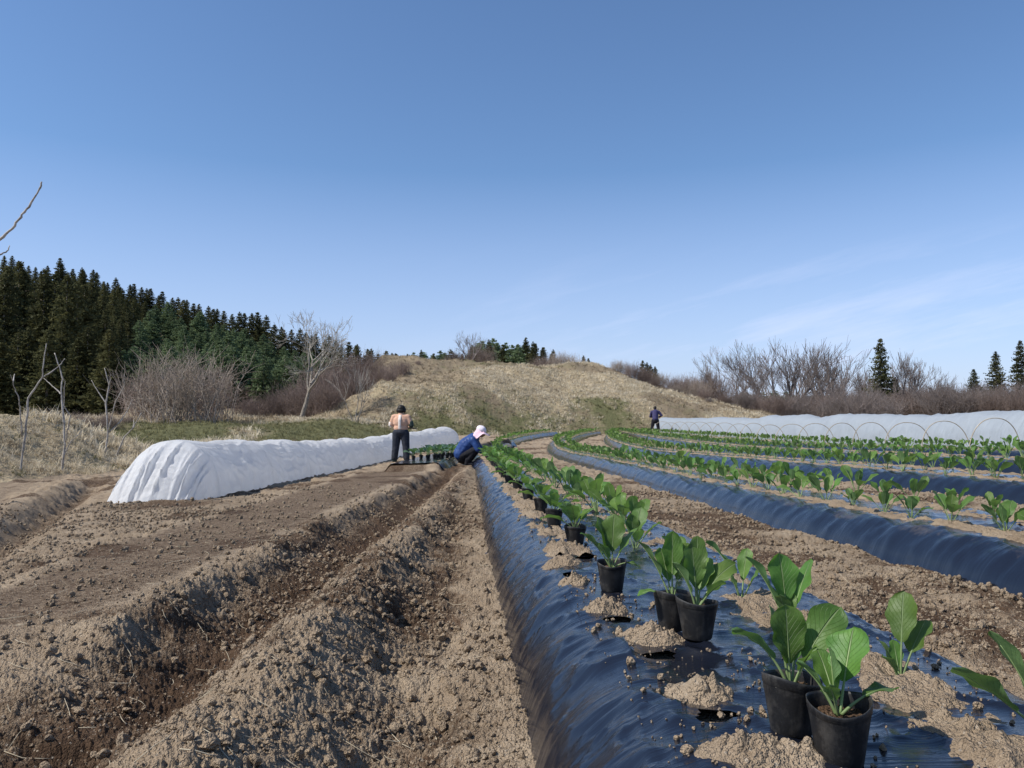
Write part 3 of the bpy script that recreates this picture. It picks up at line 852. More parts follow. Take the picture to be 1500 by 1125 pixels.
def scatter(x, y, z, size, name, mat):
    n = len(x); nv = len(ICO_V)
    rot = RNG.normal(size=(n, 3, 3)); qv = np.linalg.qr(rot)[0]
    sc = size[:, None] * RNG.uniform(.65, 1.25, (n, 3))
    k1 = RNG.normal(size=(n, 3, 3)) * 2.2; k1b = RNG.uniform(0, 6.28, (n, 3, 1))
    wv = np.sin(np.einsum('nkj,vj->nkv', k1, ICO_V) + k1b).sum(1)[..., None]
    V = ICO_V[None] * (1 + .15 * wv + RNG.uniform(-.16, .16, (n, nv, 1)))
    V = np.einsum('nij,nkj->nki', qv, V * sc[:, None, :])
    V = V + np.stack([x, y, z], 1)[:, None, :]
    Fq = (ICO_F[None] + (np.arange(n) * nv)[:, None, None]).reshape(-1, 3)
    me = raw_mesh(name, V.reshape(-1, 3), Fq.ravel(), np.full(len(Fq), 3), [mat], None, None, False)
    return tag(link(name, me), kind="stuff")
clods()
def film_crumbs():
    n = 2600
    y = 1.0 * np.exp(RNG.random(n) * math.log(7)); u = bed_c(0) + RNG.uniform(-.40, .42, n)
    # thick near the piles
    d = fbm(u * 5, y * 3, 411, 3) + .25 * gauss(u, .44, .12)
    k = RNG.random(n) < sm(.45, .8, d)
    y, u = y[k], u[k]
    x, z = film_surface(0, u, y)
    s = np.clip(.0016 * (1 + RNG.pareto(2.2, len(x))), .0012, .009)
    scatter(x, y, z + s * .6, s, "soil_crumbs", M_CLOD)
film_crumbs()
def straw():
    mb = MB(); n = 0
    while n < 420:
        r = 1.2 * math.exp(RNG.random() * math.log(9)); a = math.radians(RNG.uniform(-36, 36)); x = r * math.sin(a); y = r * math.cos(a)
        xa, ya = np.array([x]), np.array([y])
        if float(field_mask(xa, ya)[0]) < .5 or float(on_bed(u_of(xa, ya), ya)[0]) > .1: continue
        t = RNG.uniform(0, 3.14); ln = RNG.uniform(.015, .07); bz = RNG.uniform(-.2, .3)
        pts = []
        for q in (-1, -.2, .5, 1):
            px = x + math.cos(t + bz * q) * ln * q; py = y + math.sin(t + bz * q) * ln * q
            pts.append((px, py, float(macro(np.array([px]), np.array([py]))[0]) + .007 + .004 * (q > .8)))
        tube(mb, pts, [.0009, .0012, .0011, .0006], 4); n += 1
    tag(mb.build("straw_bits", M_DRYGRASS), kind="stuff")
straw()

# ------------------------------------------------------------------ seedlings
def leaf(mb, base, az, el, Ln, Wd, bend=.5, pf=.35, roll=0., cup=.22, ruf=.075, nl=12, nw=6, seed=0, pet=.0034):
    """one leaf: stalk, midrib and blade; el and bend in radians, az from +X"""
    rg = np.random.default_rng(seed)
    t = np.linspace(0, 1, nl + 6)
    angs = el - bend * t ** 1.6
    ds = Ln / (len(t) - 1)
    h = np.array([math.cos(az), math.sin(az), 0]); zz = np.array([0, 0, 1.])
    C = [np.asarray(base, float)]
    for a in angs[1:]: C.append(C[-1] + ds * (math.cos(a) * h + math.sin(a) * zz))
    C = np.array(C)
    T = np.gradient(C, axis=0); T /= np.linalg.norm(T, axis=1)[:, None]
    S0 = np.array([-math.sin(az), math.cos(az), 0])
    S = np.tile(S0, (len(t), 1)); N = np.cross(T, S)
    ro = roll * t
    S, N = S * np.cos(ro)[:, None] + N * np.sin(ro)[:, None], N * np.cos(ro)[:, None] - S * np.sin(ro)[:, None]
    # stalk with midrib
    rad = pet * (1 - .45 * np.clip(t / pf, 0, 1)) * (1 - .85 * np.clip((t - pf) / (1 - pf), 0, 1))
    m = t < .9
    tube(mb, C[m], rad[m], 5, 1)
    # blade
    tb = np.linspace(pf * .85, 1, nl); v = (tb - tb[0]) / (tb[-1] - tb[0])
    w = (v + .02) ** .62 * np.clip(1 - v ** 2.7, 0, 1) ** .62
    w = w / w.max() * Wd / 2
    def it(Q): return np.stack([np.interp(tb, t, Q[:, i]) for i in range(3)], 1)
    Cb, Sb, Nb = it(C), it(S), it(N)
    s = np.linspace(-1, 1, nw * 2 + 1)
    ph = rg.uniform(0, 6.28, 4)
    ss, vv = np.meshgrid(s, v)
    ww = w[:, None]
    # wavy outline
    out = 1 + .07 * np.sin(vv * 19 + ph[0] + ss * 2) * np.abs(ss)
    P = Cb[:, None] + Sb[:, None] * (ss * ww * out)[..., None]
    hgt = cup * np.abs(ss) ** 1.5 * ww * (1 - .3 * vv)
    hgt = hgt + ruf * Wd * (np.sin(vv * 13 + ph[1] + ss * 1.2) * ss ** 2 * .7 + np.sin(vv * 7 + ph[2]) * np.sign(ss) * ss ** 2 * .5)
    hgt = hgt + .012 * Wd * np.cos((vv * 9 - np.abs(ss) * 3.5) * 6.283) * np.abs(ss) * (1 - np.abs(ss))
    P = P + Nb[:, None] * hgt[..., None] + Nb[:, None] * .0006
    uv = np.stack([(ss + 1) / 2, vv], -1).reshape(-1, 2)
    mb.addq(P.reshape(-1, 3), grid_faces(nl, len(s))[:, ::-1], 0, uv)
D = math.radians
def rand_spec(rg, big=1.0, n=None):
    n = n or int(rg.integers(5, 8))
    sp = []; a0 = rg.uniform(0, 6.28)
    for i in range(n):
        f = i / (n - 1)                      # 0 inner .. 1 outer
        sp.append((a0 + i * 2.4 + rg.uniform(-.3, .3), D(84 - 40 * f + rg.uniform(-8, 8)), big * (.13 + .075 * min(1, f * 1.6) - .03 * max(0, f - .7) + rg.uniform(-.02, .02)),
                   big * (.055 + .03 * f + rg.uniform(-.008, .012)), .35 + .6 * f + rg.uniform(-.15, .3), .34 + .08 * f, rg.uniform(-.5, .5)))
    return sp
def bed_spec(rg, big=1.0, n=None):
    n = n or int(rg.integers(4, 7)); sp = []; a0 = rg.uniform(0, 6.28)
    for i in range(n):
        f = i / (n - 1)
        sp.append((a0 + i * 2.4 + rg.uniform(-.4, .4), D(87 - 26 * f + rg.uniform(-8, 6)), big * (.17 + .05 * min(1, 1.4 * f) - .05 * max(0, f - .7) + rg.uniform(-.03, .02)),
                   big * (.050 + .022 * f + rg.uniform(-.008, .010)), .15 + .75 * f * rg.uniform(.4, 1.3), .48 + .05 * f, rg.uniform(-.8, .8)))
    return sp
def plant_leaves(spec, parent, z0, seed, fine=True, mat=None, k=1.0):
    for i, s in enumerate(spec):
        mb = MB()
        az, el, Ln, Wd, bend, pf, roll = s; Ln *= k; Wd *= k
        leaf(mb, (.004 * math.cos(az), .004 * math.sin(az), z0), az, el, Ln, Wd, bend, pf, roll, nl=16 if fine else 9, nw=6 if fine else 3, seed=seed * 31 + i)
        mb.build("leaf", [mat or M_LEAF, M_STEM], parent)
def plant_mesh(spec, z0, seed, nl=8, nw=3, mat=None, name="leaves"):
    mb = MB()
    for i, s in enumerate(spec):
        az, el, Ln, Wd, bend, pf, roll = s
        leaf(mb, (.004 * math.cos(az), .004 * math.sin(az), z0), az, el, Ln, Wd, bend, pf, roll, nl=nl, nw=nw, seed=seed * 31 + i, pet=.0042)
    return mb.mesh(name, [mat or M_LEAF, M_STEM])
def pot_mesh(seed, H=.098, Rt=.052, Rb=.037):
    rg = np.random.default_rng(seed)
    na = 48
    a = np.arange(na) / na * 2 * math.pi
    ph = rg.uniform(0, 6.28, 4)
    prof = [(Rb - .010, .000), (Rb - .002, .0005), (Rb, .004), (.041, .03), (.0455, .058), (.0495, .080), (.0500, .0835), (.0512, .0845), (.0508, .088), (.0520, .0895), (.0515, .0935), (.0525, H),
            (.0516, H + .0004), (.0505, .0935), (.0488, .080), (.0445, .055), (.040, .035)]
    V = []
    for r, z in prof:
        f = z / H
        rr = r * (1 + f * .045 * np.cos(2 * a + ph[0]) + f * f * .022 * np.cos(3 * a + ph[1]) + .006 * np.cos(7 * a + ph[2]) * f)
        zz = z + f ** 4 * (.006 * np.cos(a + ph[3]) + .004 * np.cos(2 * a + ph[1]))
        V.append(np.stack([rr * np.cos(a), rr * np.sin(a), zz], 1))
    mb = MB(); mb.addq(np.concatenate(V), grid_faces(len(prof), na, True))
    mb.f.append(np.arange(na)[::-1]); mb.mi.append(0)
    return mb.mesh("pot", [M_POT])
def potsoil_mesh(seed):
    nr, na = 14, 40
    r = np.linspace(0, 1, nr)[:, None]; a = (np.arange(na) / na * 6.2832)[None]
    X = (.0462 * r * np.cos(a)).ravel(); Y = (.0462 * r * np.sin(a)).ravel()
    Z = .074 + .006 * (fbm(X * 60, Y * 60, seed, 3) - .5) + .8 * lumps(X + 3, Y + 3, .009, seed, .8)
    mb = MB(); mb.addq(np.stack([X, Y, Z], 1), grid_faces(nr, na, True))
    return mb.mesh("potting_soil", [M_POTSOIL])
POTS = [pot_mesh(i) for i in range(5)]
PSOIL = [potsoil_mesh(i) for i in range(3)]
VAR_POT = [plant_mesh(rand_spec(np.random.default_rng(500 + i), 1.08, 6 + i % 3), .076, 500 + i, 9, 3) for i in range(8)]
VAR_BED = [plant_mesh(bed_spec(np.random.default_rng(540 + i), 1.12, 4 + i % 3), -.012, 540 + i, 8, 3, None, "cabbage_seedling") for i in range(12)]
VAR_FAR = [plant_mesh(bed_spec(np.random.default_rng(560 + i), 1.2, 5), -.012, 560 + i, 5, 1, None, "cabbage_seedling") for i in range(5)]
VAR_BLUE = [plant_mesh(rand_spec(np.random.default_rng(580 + i), 1.1, 7), .076, 580 + i, 7, 2, M_LEAFBLUE) for i in range(4)]

def filmz(k, u, y): return float(film_surface(k, np.array([float(u)]), np.array([float(y)]), True)[1][0])
def potted(x, y, rz, pot_i, label, spec=None, leaves=None, k=0, z=None, sc=1.0, tilt=(0, 0)):
    u = float(u_of(np.array([x]), np.array([y]))[0])
    z = filmz(k, u, y) if z is None else z
    r = empty("potted_seedling", (x, y, z - .001)); r.rotation_euler = (tilt[0], tilt[1], 0)
    tag(r, label, "potted seedling", "potted cabbage seedlings standing along the film")
    r.scale = (.95, .95, .95)
    p = link("pot", POTS[pot_i % 5], r); p.rotation_euler = (0, 0, pot_i * 1.7 + rz)
    s = link("potting_soil", PSOIL[pot_i % 3], r); s.rotation_euler = (0, 0, pot_i * 2.1)
    if spec is not None: plant_leaves(spec, r, .076, pot_i + 3, k=.86)
    else:
        l = link("leaves", leaves, r); l.rotation_euler = (0, 0, rz); l.scale = (sc, sc, sc)
    return r
# the nearest plants, leaf by leaf: (azimuth, elevation, length, width, bend, stalk share, roll)
potted(.512, 1.25, .6, 0, "nearest potted seedling, front pot of the nearest pair, one big round leaf leaning right", [
    (D(48), D(66), .172, .088, .25, .42, -.35), (D(115), D(82), .125, .070, -.05, .34, 1.25), (D(165), D(66), .120, .045, .55, .42, .5),
    (D(8), D(40), .128, .056, .85, .52, -.2), (D(140), D(60), .050, .018, .3, .45, 0), (D(230), D(62), .085, .03, .3, .5, .3), (D(95), D(62), .13, .05, .5, .4, 0)])
potted(.478, 1.365, 1.9, 1, "second pot of the nearest pair, standing behind the front pot, with a tall crinkled leaf", [
    (D(95), D(86), .170, .080, .10, .34, .15), (D(20), D(60), .205, .080, .40, .36, .9), (D(172), D(68), .170, .060, 1.0, .46, .6),
    (D(120), D(80), .170, .060, .35, .42, .4), (D(300), D(70), .12, .045, .5, .45, .3), (D(60), D(60), .15, .05, .8, .45, 0)])
potted(.455, 1.95, .3, 2, "front pot of the second pair of pots, seedling with wide leaves bending right", [
    (D(100), D(85), .190, .075, .30, .36, .2), (D(20), D(58), .185, .068, .65, .40, .7), (D(168), D(76), .150, .058, .55, .38, .7),
    (D(60), D(66), .165, .075, .40, .38, -.2), (D(75), D(80), .215, .060, .2, .45, .4), (D(330), D(60), .12, .05, .6, .45, -.6)])
potted(.415, 2.055, 2.6, 3, "rear pot of the second pair of pots, with a broad leaf arching to the left", [
    (D(160), D(70), .215, .088, .45, .40, .5), (D(75), D(84), .215, .068, .15, .42, .5), (D(40), D(70), .19, .06, .2, .4, .9),
    (D(200), D(40), .13, .040, 1.3, .6, 0), (D(110), D(75), .17, .06, .4, .4, 0)])
potted(.325, 2.58, 1.1, 4, "third pot from the camera, a lone black pot with one upright pale veined leaf", [
    (D(70), D(82), .215, .095, .20, .36, .1), (D(175), D(62), .185, .085, .55, .40, .4), (D(20), D(64), .20, .08, .5, .38, -.3),
    (D(130), D(78), .21, .09, .35, .36, .3), (D(350), D(35), .12, .045, 1.5, .6, 0), (D(225), D(66), .13, .05, .4, .4, 0)])
pr = random.Random(4)
pl = [(.288, 3.6), (.232, 4.35), (.188, 5.1), (.122, 6.05), (.05, 7.0), (-.03, 8.1), (-.09, 8.9)]
plab = ["fourth pot from the camera, black pot with upright seedling beside a flat soil pile",
        "fifth pot from the camera, slightly left of the pot in front", "sixth pot from the camera along the film bed", "seventh pot from the camera along the film bed"]
y = 9.5
while y < 21.5:
    pl.append((.47 - .06 * y + pr.uniform(-.03, .03), y)); y += pr.uniform(.40, .56)
for i, (x, y) in enumerate(pl):
    lab = plab[i] if i < len(plab) else "potted seedling in the crowded far half of the row, towards the crouching person"
    if i < 4: potted(x, y, 0, i + 5, lab, spec=rand_spec(np.random.default_rng(600 + i), 1.05, 7))
    else: potted(x, y, pr.uniform(0, 6.28), i, lab, leaves=VAR_POT[i % 8], sc=pr.uniform(.95, 1.2))
# pots waiting on the short strip of film
for i in range(20):
    y = 18.3 + i * .16; x = float(xm_of(y)) - .30 + (i % 4) * .21 + pr.uniform(-.04, .04) + (y - 18) * .16
    potted(x, y, pr.uniform(0, 6.28), i, "blue green potted seedling in the cluster at the feet of the standing person", leaves=VAR_BLUE[i % 4], z=float(land(np.array([x]), np.array([y]))[0]) + .175, sc=pr.uniform(1.2, 1.5))["group"] = "blue green potted seedlings beside the standing person"

# seedlings planted in the beds
rows = []
def seedling_spots():
    sr = random.Random(9); out = []
    for k, off in [(0, .16)] + [(k, o) for k in (1, 2, 3, 4) for o in (-.22, .22)]:
        y = {0: 1.36, 1: 3.2, 2: 6.0, 3: 9.0, 4: 12.0}[k] + (0 if off < 0 else .2)
        if k == 0: y = 1.36
        st = .37 if k == 0 else .41
        while y < BED_END[k] - .3:
            u = bed_c(k) + off + sr.uniform(-.03, .03)
            if k == 0 or sr.random() > .05: out.append((k, off, u, y, sr.uniform(0, 6.28), sr.uniform(.86, 1.26))); y += st + sr.uniform(-.05, .05)
    return out
spots = seedling_spots()
def in_view(k, off, u, y, *_):
    x = float(x_of(np.array(u), np.array(y))); return abs(x) / max(y, .1) < .70
NAMED = {   # bed 0, right row: placed by eye
    0: (1.00, 1.36), 1: (.925, 1.69), 2: (.85, 2.08), 3: (.862, 2.47), 4: (.80, 2.95), 5: (.765, 3.55)}
spec_named = {
    0: ("planted seedling at the right edge of the picture, cut off, a long leaf reaching left", [(D(172), D(42), .19, .075, .25, .42, .5), (D(150), D(72), .19, .07, .35, .40, .6), (D(80), D(80), .14, .06, .2, .4, 0), (D(20), D(60), .14, .06, .4, .4, 0)]),
    1: ("planted seedling with two round leaves, right behind the nearest pair of pots", [(D(30), D(56), .145, .070, .2, .50, -.3), (D(55), D(76), .185, .066, .25, .48, -.3), (D(130), D(72), .085, .04, .5, .3, .3), (D(200), D(66), .07, .03, .6, .3, 0), (D(95), D(80), .08, .03, .3, .3, 0)]),
    2: ("planted seedling half hidden behind the tall crinkled leaf of the nearest pots", [(D(160), D(72), .215, .085, .45, .42, .4), (D(100), D(82), .200, .080, .2, .42, 0), (D(30), D(72), .20, .075, .35, .42, -.4), (D(230), D(70), .12, .04, .4, .4, 0), (D(60), D(80), .1, .035, .3, .4, 0)]),
    3: ("planted seedling with one big folded leaf, right of the second pair of pots", [(D(140), D(78), .215, .085, .95, .44, .7), (D(50), D(80), .165, .05, .3, .46, 0), (D(200), D(72), .10, .03, .3, .5, 0), (D(330), D(70), .12, .04, .4, .5, .3)]),
    4: ("small planted seedling in the soil strip right of the third pot", [(D(10), D(50), .12, .05, .6, .45, 0), (D(150), D(75), .15, .055, .4, .4, 0), (D(70), D(80), .14, .05, .3, .4, 0), (D(260), D(60), .1, .04, .4, .4, 0)]),
    5: ("planted seedling in the soil strip right of the fourth pot", [(D(165), D(75), .19, .075, .4, .42, .3), (D(60), D(75), .2, .08, .4, .42, 0), (D(0), D(60), .17, .06, .6, .42, -.3), (D(110), D(82), .16, .06, .2, .4, 0), (D(280), D(66), .12, .05, .5, .4, 0)])}
for i in range(6):
    u, y = NAMED[i]; x = u - .06 * y
    r = empty("cabbage_seedling", (x, y, filmz(0, u, y) + .004))
    tag(r, spec_named[i][0], "seedling", "seedlings planted in the film beds")
    plant_leaves(spec_named[i][1], r, -.012, 40 + i)
vis = [s for s in spots if in_view(*s) and not (s[0] == 0 and s[3] < 3.8)]
vis.sort(key=lambda s: s[3])
ind, rest = vis[:290], vis[290:]
BEDNAME = {0: "planted behind the row of black pots", 1: "on the first bed across the dirt walkway", 2: "on the second bed across the walkway", 3: "on the bed before the bare hoops", 4: "under the bare wire hoops"}
cnt = {}
near_labels = {1: {-1: ["tallest looking young seedling at the right edge of the first bed across the walkway", "young seedling second from the right edge, front row of the first bed across the walkway", "young seedling third from the right edge, front row of the first bed across the walkway"]}}
for i, (k, off, u, y, rz, sc) in enumerate(ind):
    x = float(x_of(np.array(u), np.array(y)))
    z = filmz(k, u, y) + .004
    key = (k, off); c = cnt.get(key, 0); cnt[key] = c + 1
    lab = "green seedling in the " + ("nearer" if off < 0 else "farther") + " row " + BEDNAME[k] if k else "green seedling " + BEDNAME[0]
    if k == 1 and off < 0 and c < 3: lab = near_labels[1][-1][c]
    if y < 6.5 and k >= 1:
        r = empty("cabbage_seedling", (x, y, z), rz)
        plant_leaves(bed_spec(np.random.default_rng(700 + i), .98 * sc, 5 + i % 2), r, -.012, 700 + i, False)
    else:
        r = link("cabbage_seedling", VAR_BED[i % 12]); r.location = (x, y, z); r.rotation_euler = (.16 * math.sin(i * 7.1), .16 * math.sin(i * 3.3), rz); r.scale = (sc, sc, sc * (1 + .12 * math.sin(i * 1.7)))
    tag(r, lab, "seedling", "seedlings planted in the film beds")
def far_seedlings():
    acc = MB()
    data = []
    for me in VAR_FAR:
        n = len(me.vertices); v = np.zeros(n * 3, np.float32); me.vertices.foreach_get("co", v)
        fl = [np.array(p.vertices[:]) for p in me.polygons]; mi = [p.material_index for p in me.polygons]
        data.append((v.reshape(-1, 3), fl, mi))
    for i, (k, off, u, y, rz, sc) in enumerate(rest):
        x = float(x_of(np.array(u), np.array(y))); z = filmz(k, u, y)
        v, fl, mi = data[i % len(data)]
        c, s = math.cos(rz), math.sin(rz)
        Vv = np.stack([v[:, 0] * c - v[:, 1] * s, v[:, 0] * s + v[:, 1] * c, v[:, 2]], 1) * sc + (x, y, z)
        base = acc.n
        acc.v.append(Vv); acc.uv.append(np.full((len(Vv), 2), .3)); acc.n += len(Vv)
        acc.f.extend([f + base for f in fl]); acc.mi.extend(mi)
    tag(acc.build("distant_seedlings", [M_LEAF, M_STEM]), "rows of green seedlings at the far end of the film beds", None, None, "stuff")
far_seedlings()

# ------------------------------------------------------------------ row covers and hoops
def tunnel(name, label, path, y0, y1, W2, Hh, hoop_step, seed, base_of, front_len=.55, nth=111, dy=.028, sagk=.13, mat=None):
    """path(y) gives the centre line; fabric sags between the hoops"""
    rg = np.random.default_rng(seed)
    hoops = [y0]
    while hoops[-1] < y1: hoops.append(hoops[-1] + hoop_step * rg.uniform(.8, 1.2))
    hoops[-1] = y1
    hoops = np.array(hoops); hh = Hh * rg.uniform(.92, 1.06, len(hoops))
    rows = []
    ys = [y0]
    while ys[-1] < y1: ys.append(min(y1, ys[-1] + max(dy, .0045 * ys[-1])))
    ys = np.array(ys)
    idx = np.clip(np.searchsorted(hoops, ys, 'right') - 1, 0, len(hoops) - 2)
    f = (ys - hoops[idx]) / (hoops[idx + 1] - hoops[idx])
    sag = np.sin(np.clip(f, 0, 1) * math.pi) ** .8
    hgt = hh[idx] * (1 - f) + hh[idx + 1] * f
    th = np.linspace(0, math.pi, nth)
    Th, Yy = np.meshgrid(th, ys)
    Sg = sag[:, None]; Hg = hgt[:, None]
    cx = path(Yy)
    w = W2 * (1 - .9 * sagk * Sg * np.sin(np.clip(Th, 0, math.pi)) ** .7)
    h = Hg * (1 - sagk * (.6 + .8 * fbm(Yy * .5, Yy * 0, seed, 2)) * Sg)
    # folds fan out from the hoops and run slantwise
    fold = (np.abs(fbm(Yy * 2.2 + 1.6 * Th * (1 - 2 * f[:, None]), Th * 2.2, seed + 3, 4) - .5) * 2) ** .8
    fold2 = fbm(Yy * 7, Th * 1.2, seed + 5, 3) - .5
    rg1 = (1 - np.abs(fbm(Yy * 2.6 + 2.1 * Th * (1 - 2 * f[:, None]), Th * 1.1 + Yy * .3, seed + 13, 3) - .5) * 2) ** 7
    rg2 = (1 - np.abs(fbm(Yy * 1.3 - 1.4 * Th, Th * 2.6, seed + 17, 3) - .5) * 2) ** 9
    dd = (-.030 * fold * (.35 + .65 * Sg) + .012 * fold2 + .042 * rg1 * (.25 + .75 * Sg) + .030 * rg2 * Sg) * np.sin(np.clip(Th, 0, math.pi)) ** .3
    ex = .62
    X = cx - np.cos(Th) * np.abs(np.cos(Th)) ** (ex - 1 + .25) * (w + dd)
    Z = base_of(cx, Yy) - .03 + np.sin(Th) ** .88 * (h + dd)
    base_row = 0
    allX, allY, allZ = [X], [Yy], [Z]
    # gathered end towards the camera
    m = 44
    t = np.linspace(1, 0, m)[:-1][:, None]              # 1 = ground in front, 0 = hoop
    a = th[None, :]
    ht = np.clip(1 - t ** 1.5, 0, 1)
    gath = np.abs(fbm(a * 5.5 + t * .3, t * .8, seed + 8, 4) - .5) * 2
    fo = (.05 * gath + .10 * (1 - np.abs(fbm(a * 4.2 + t * .5, t * .5, seed + 18, 3) - .5) * 2) ** 6) * np.sin(t * math.pi * .8 + .3)
    Xe = path(y0) - np.cos(a) * np.abs(np.cos(a)) ** (ex - .75) * (W2 * (1 + .02 * t) + 0 * t) - .10 * t
    Ye = y0 - front_len * t ** .9 * (.20 + .80 * np.sin(a) ** .5) + fo * (-1) * np.sin(a)
    Ze = base_of(Xe, Ye) - .03 + np.sin(a) ** .88 * hgt[0] * ht + .0 * a - .02 * t
    allX.insert(0, Xe); allY.insert(0, Ye); allZ.insert(0, Ze)
    # closed far end
    t2 = np.linspace(0, 1, 14)[1:][:, None]
    Xf = path(y1) - np.cos(a) * W2 * (1 - .2 * t2); Yf = y1 + .5 * t2 * np.ones_like(a); Zf = base_of(Xf, Yf) - .03 + np.sin(a) ** .75 * hgt[-1] * np.sqrt(np.clip(1 - t2 ** 2, 0, 1))
    allX.append(Xf); allY.append(Yf); allZ.append(Zf)
    X = np.concatenate(allX); Y = np.concatenate(allY); Z = np.concatenate(allZ)
    r = empty(name, (float(path(y0)), y0, float(base_of(path(np.array(y0)), np.array(y0)))))
    o0 = np.array(r.location)
    uv = np.stack([np.tile(th, X.shape[0]) / 3, Y.ravel() / 2], 1)
    me_ = MB(); me_.addq(np.stack([X.ravel(), Y.ravel(), Z.ravel()], 1) - o0, grid_faces(X.shape[0], nth)[:, ::-1], 0, uv)
    me_.build("cover_sheet", mat or M_FABRIC, r)
    for hy, h1 in zip(hoops, hh):
        mb = MB(); px = float(path(np.array(hy)))
        tt = np.linspace(0, math.pi, 21)
        bz = float(base_of(np.array(px), np.array(hy)))
        pts = np.stack([px - np.cos(tt) * np.abs(np.cos(tt)) ** (ex - .75) * (W2 - .012), np.full(21, hy), bz - .08 + np.sin(tt) ** .88 * (h1 + .03)], 1) - o0
        tube(mb, pts, .006, 6); mb.build("hoop", M_HOOP, r)
    return tag(r, label, "row cover")
def lbase(x, y): return land(x, y)
def lpath(y): return -4.42 + .012 * (np.asarray(y, float) - 10) + .0088 * np.clip(np.asarray(y, float) - 22, 0, None) ** 2
tunnel("row_cover_tunnel", "white fabric row cover tunnel on the bare soil, its gathered end facing the camera", lpath, 10.3, 34, .60, .74, 2.0, 5, lbase, .62, sagk=.075)
def rpath(y): return x_of(bed_c(5) + 0 * np.asarray(y, float), np.asarray(y, float)) - .025 * np.clip(np.asarray(y, float) - 16, 0, None)
tunnel("row_cover_tunnel", "long pale row cover tunnel behind the bare hoops, beyond the planted beds", rpath, 10.0, 48, .72, 1.03, 1.5, 8, lbase, .5, 41, .06, .035, M_FABRIC2)
hr_ = random.Random(3)
y = 12.4; ci = 0
while y < 41:
    r_ = empty("wire_hoop", (float(x_of(np.array(bed_c(4)), np.array(y))) - .012 * max(0, y - 16), y, float(zbase(np.array(9.5), np.array(y)))))
    mb = MB(); tt = np.linspace(0, math.pi, 27); lean = hr_.uniform(-.10, .10); wv = hr_.uniform(.50, .58); hv_ = hr_.uniform(.70, .80)
    pts = np.stack([-np.cos(tt) * np.abs(np.cos(tt)) ** -.1 * wv, lean * np.sin(tt), -.05 + np.sin(tt) ** .8 * (hv_ + .05)], 1)
    tube(mb, pts, .0095, 6)
    me = mb.mesh("wire_hoop", [M_HOOP]); bpy.data.objects.remove(r_)
    o = link("wire_hoop", me); o.location = (float(x_of(np.array(bed_c(4)), np.array(y))) - .012 * max(0, y - 16), y, float(zbase(np.array(9.5), np.array(y))))
    lab = "bare wire hoop arching over the planted bed before the long pale row cover"
    if ci < 4: lab = ["bare hoop cut by the right edge, nearest of the hoop row", "second bare hoop from the right edge, a full arch over the bed", "third bare hoop from the right edge", "fourth bare hoop from the right edge"][max(0, ci - 0)]
    tag(o, lab, "hoop", "bare hoops over the planted bed"); ci += 1
    y += 1.55 + hr_.uniform(-.15, .15)

# ------------------------------------------------------------------ trees
def bare_tree(seed, height, spread, depth=5, trunk_r=.09, trunk_h=.28, up=.35, rmin=.008, nch=(3, 4), stems=1, lean=.0, wob=.16, shrink=.68, fan=.55):
    rg = random.Random(seed)
    trunk, twigs = MB(), MB()
    def grow(p, d, ln, r, lev):
        n = 4 if lev < 2 else 3
        pts = [p]; rad = [r]; q = p.copy(); dd = d.copy()
        for i in range(n):
            dd = (dd + Vector((rg.uniform(-1, 1), rg.uniform(-1, 1), rg.uniform(-.6, 1))) * wob + Vector((0, 0, up * .12))).normalized()
            q = q + dd * (ln / n); pts.append(q.copy()); rad.append(max(rmin * .7, r * (1 - .5 * (i + 1) / n)))
        tube(trunk if lev < 2 else twigs, pts, rad, 6 if lev < 2 else (4 if lev < 3 else 3), 0, False)
        if lev >= depth: return
        nc = rg.randint(*nch) + (1 if lev == 0 else 0)
        for i in range(nc):
            f = rg.uniform(.45, 1.0) if lev else rg.uniform(.75, 1.0)
            if i == 0: f = 1.0
            j = min(n - 1, int(f * n)); b = pts[j].lerp(pts[j + 1], f * n - j) if j + 1 < len(pts) else pts[-1]
            az = rg.uniform(0, 6.283); tl = rg.uniform(.45, .95) * spread
            if i == 0 and lev: tl *= .4
            t = dd; s = t.cross(Vector((math.cos(az), math.sin(az), .3))).normalized()
            nd = (t * math.cos(tl) + s * math.sin(tl)).normalized()
            grow(b, nd, ln * shrink * rg.uniform(.75, 1.2), max(rmin, r * .5 * rg.uniform(.8, 1.15)), lev + 1)
    for s in range(stems):
        a = s * 2.4 + rg.uniform(-.4, .4); k = .0 if stems == 1 else rg.uniform(fan * .3, fan)
        grow(Vector((math.cos(a) * .08 * (stems > 1), math.sin(a) * .08 * (stems > 1), -.1)), Vector((math.cos(a) * k + lean, math.sin(a) * k, 1)).normalized(), height * trunk_h, trunk_r, 0)
    # scale to the wanted height
    z = max(v[:, 2].max() for v in trunk.v + twigs.v); f = height / z
    for m in (trunk, twigs): m.v = [v * f for v in m.v]
    return trunk, twigs
def place_tree(name, px, d, base_z, t, label, cat, m1, m2, rz=0, group=None, parts=("trunk", "branches")):
    x = (px - 750) / F * d
    r = empty(name, (x, d, base_z), rz)
    tag(r, label, cat, group)
    link(parts[0], t[0], r); link(parts[1], t[1], r)
    return r
def gz(px, d, dz=0.0):
    x = (px - 750) / F * d
    return float(land(np.array([x]), np.array([float(d)]))[0]) + dz
def mk(t, m1, m2): return (t[0].mesh("trunk", [m1]), t[1].mesh("branches", [m2]))

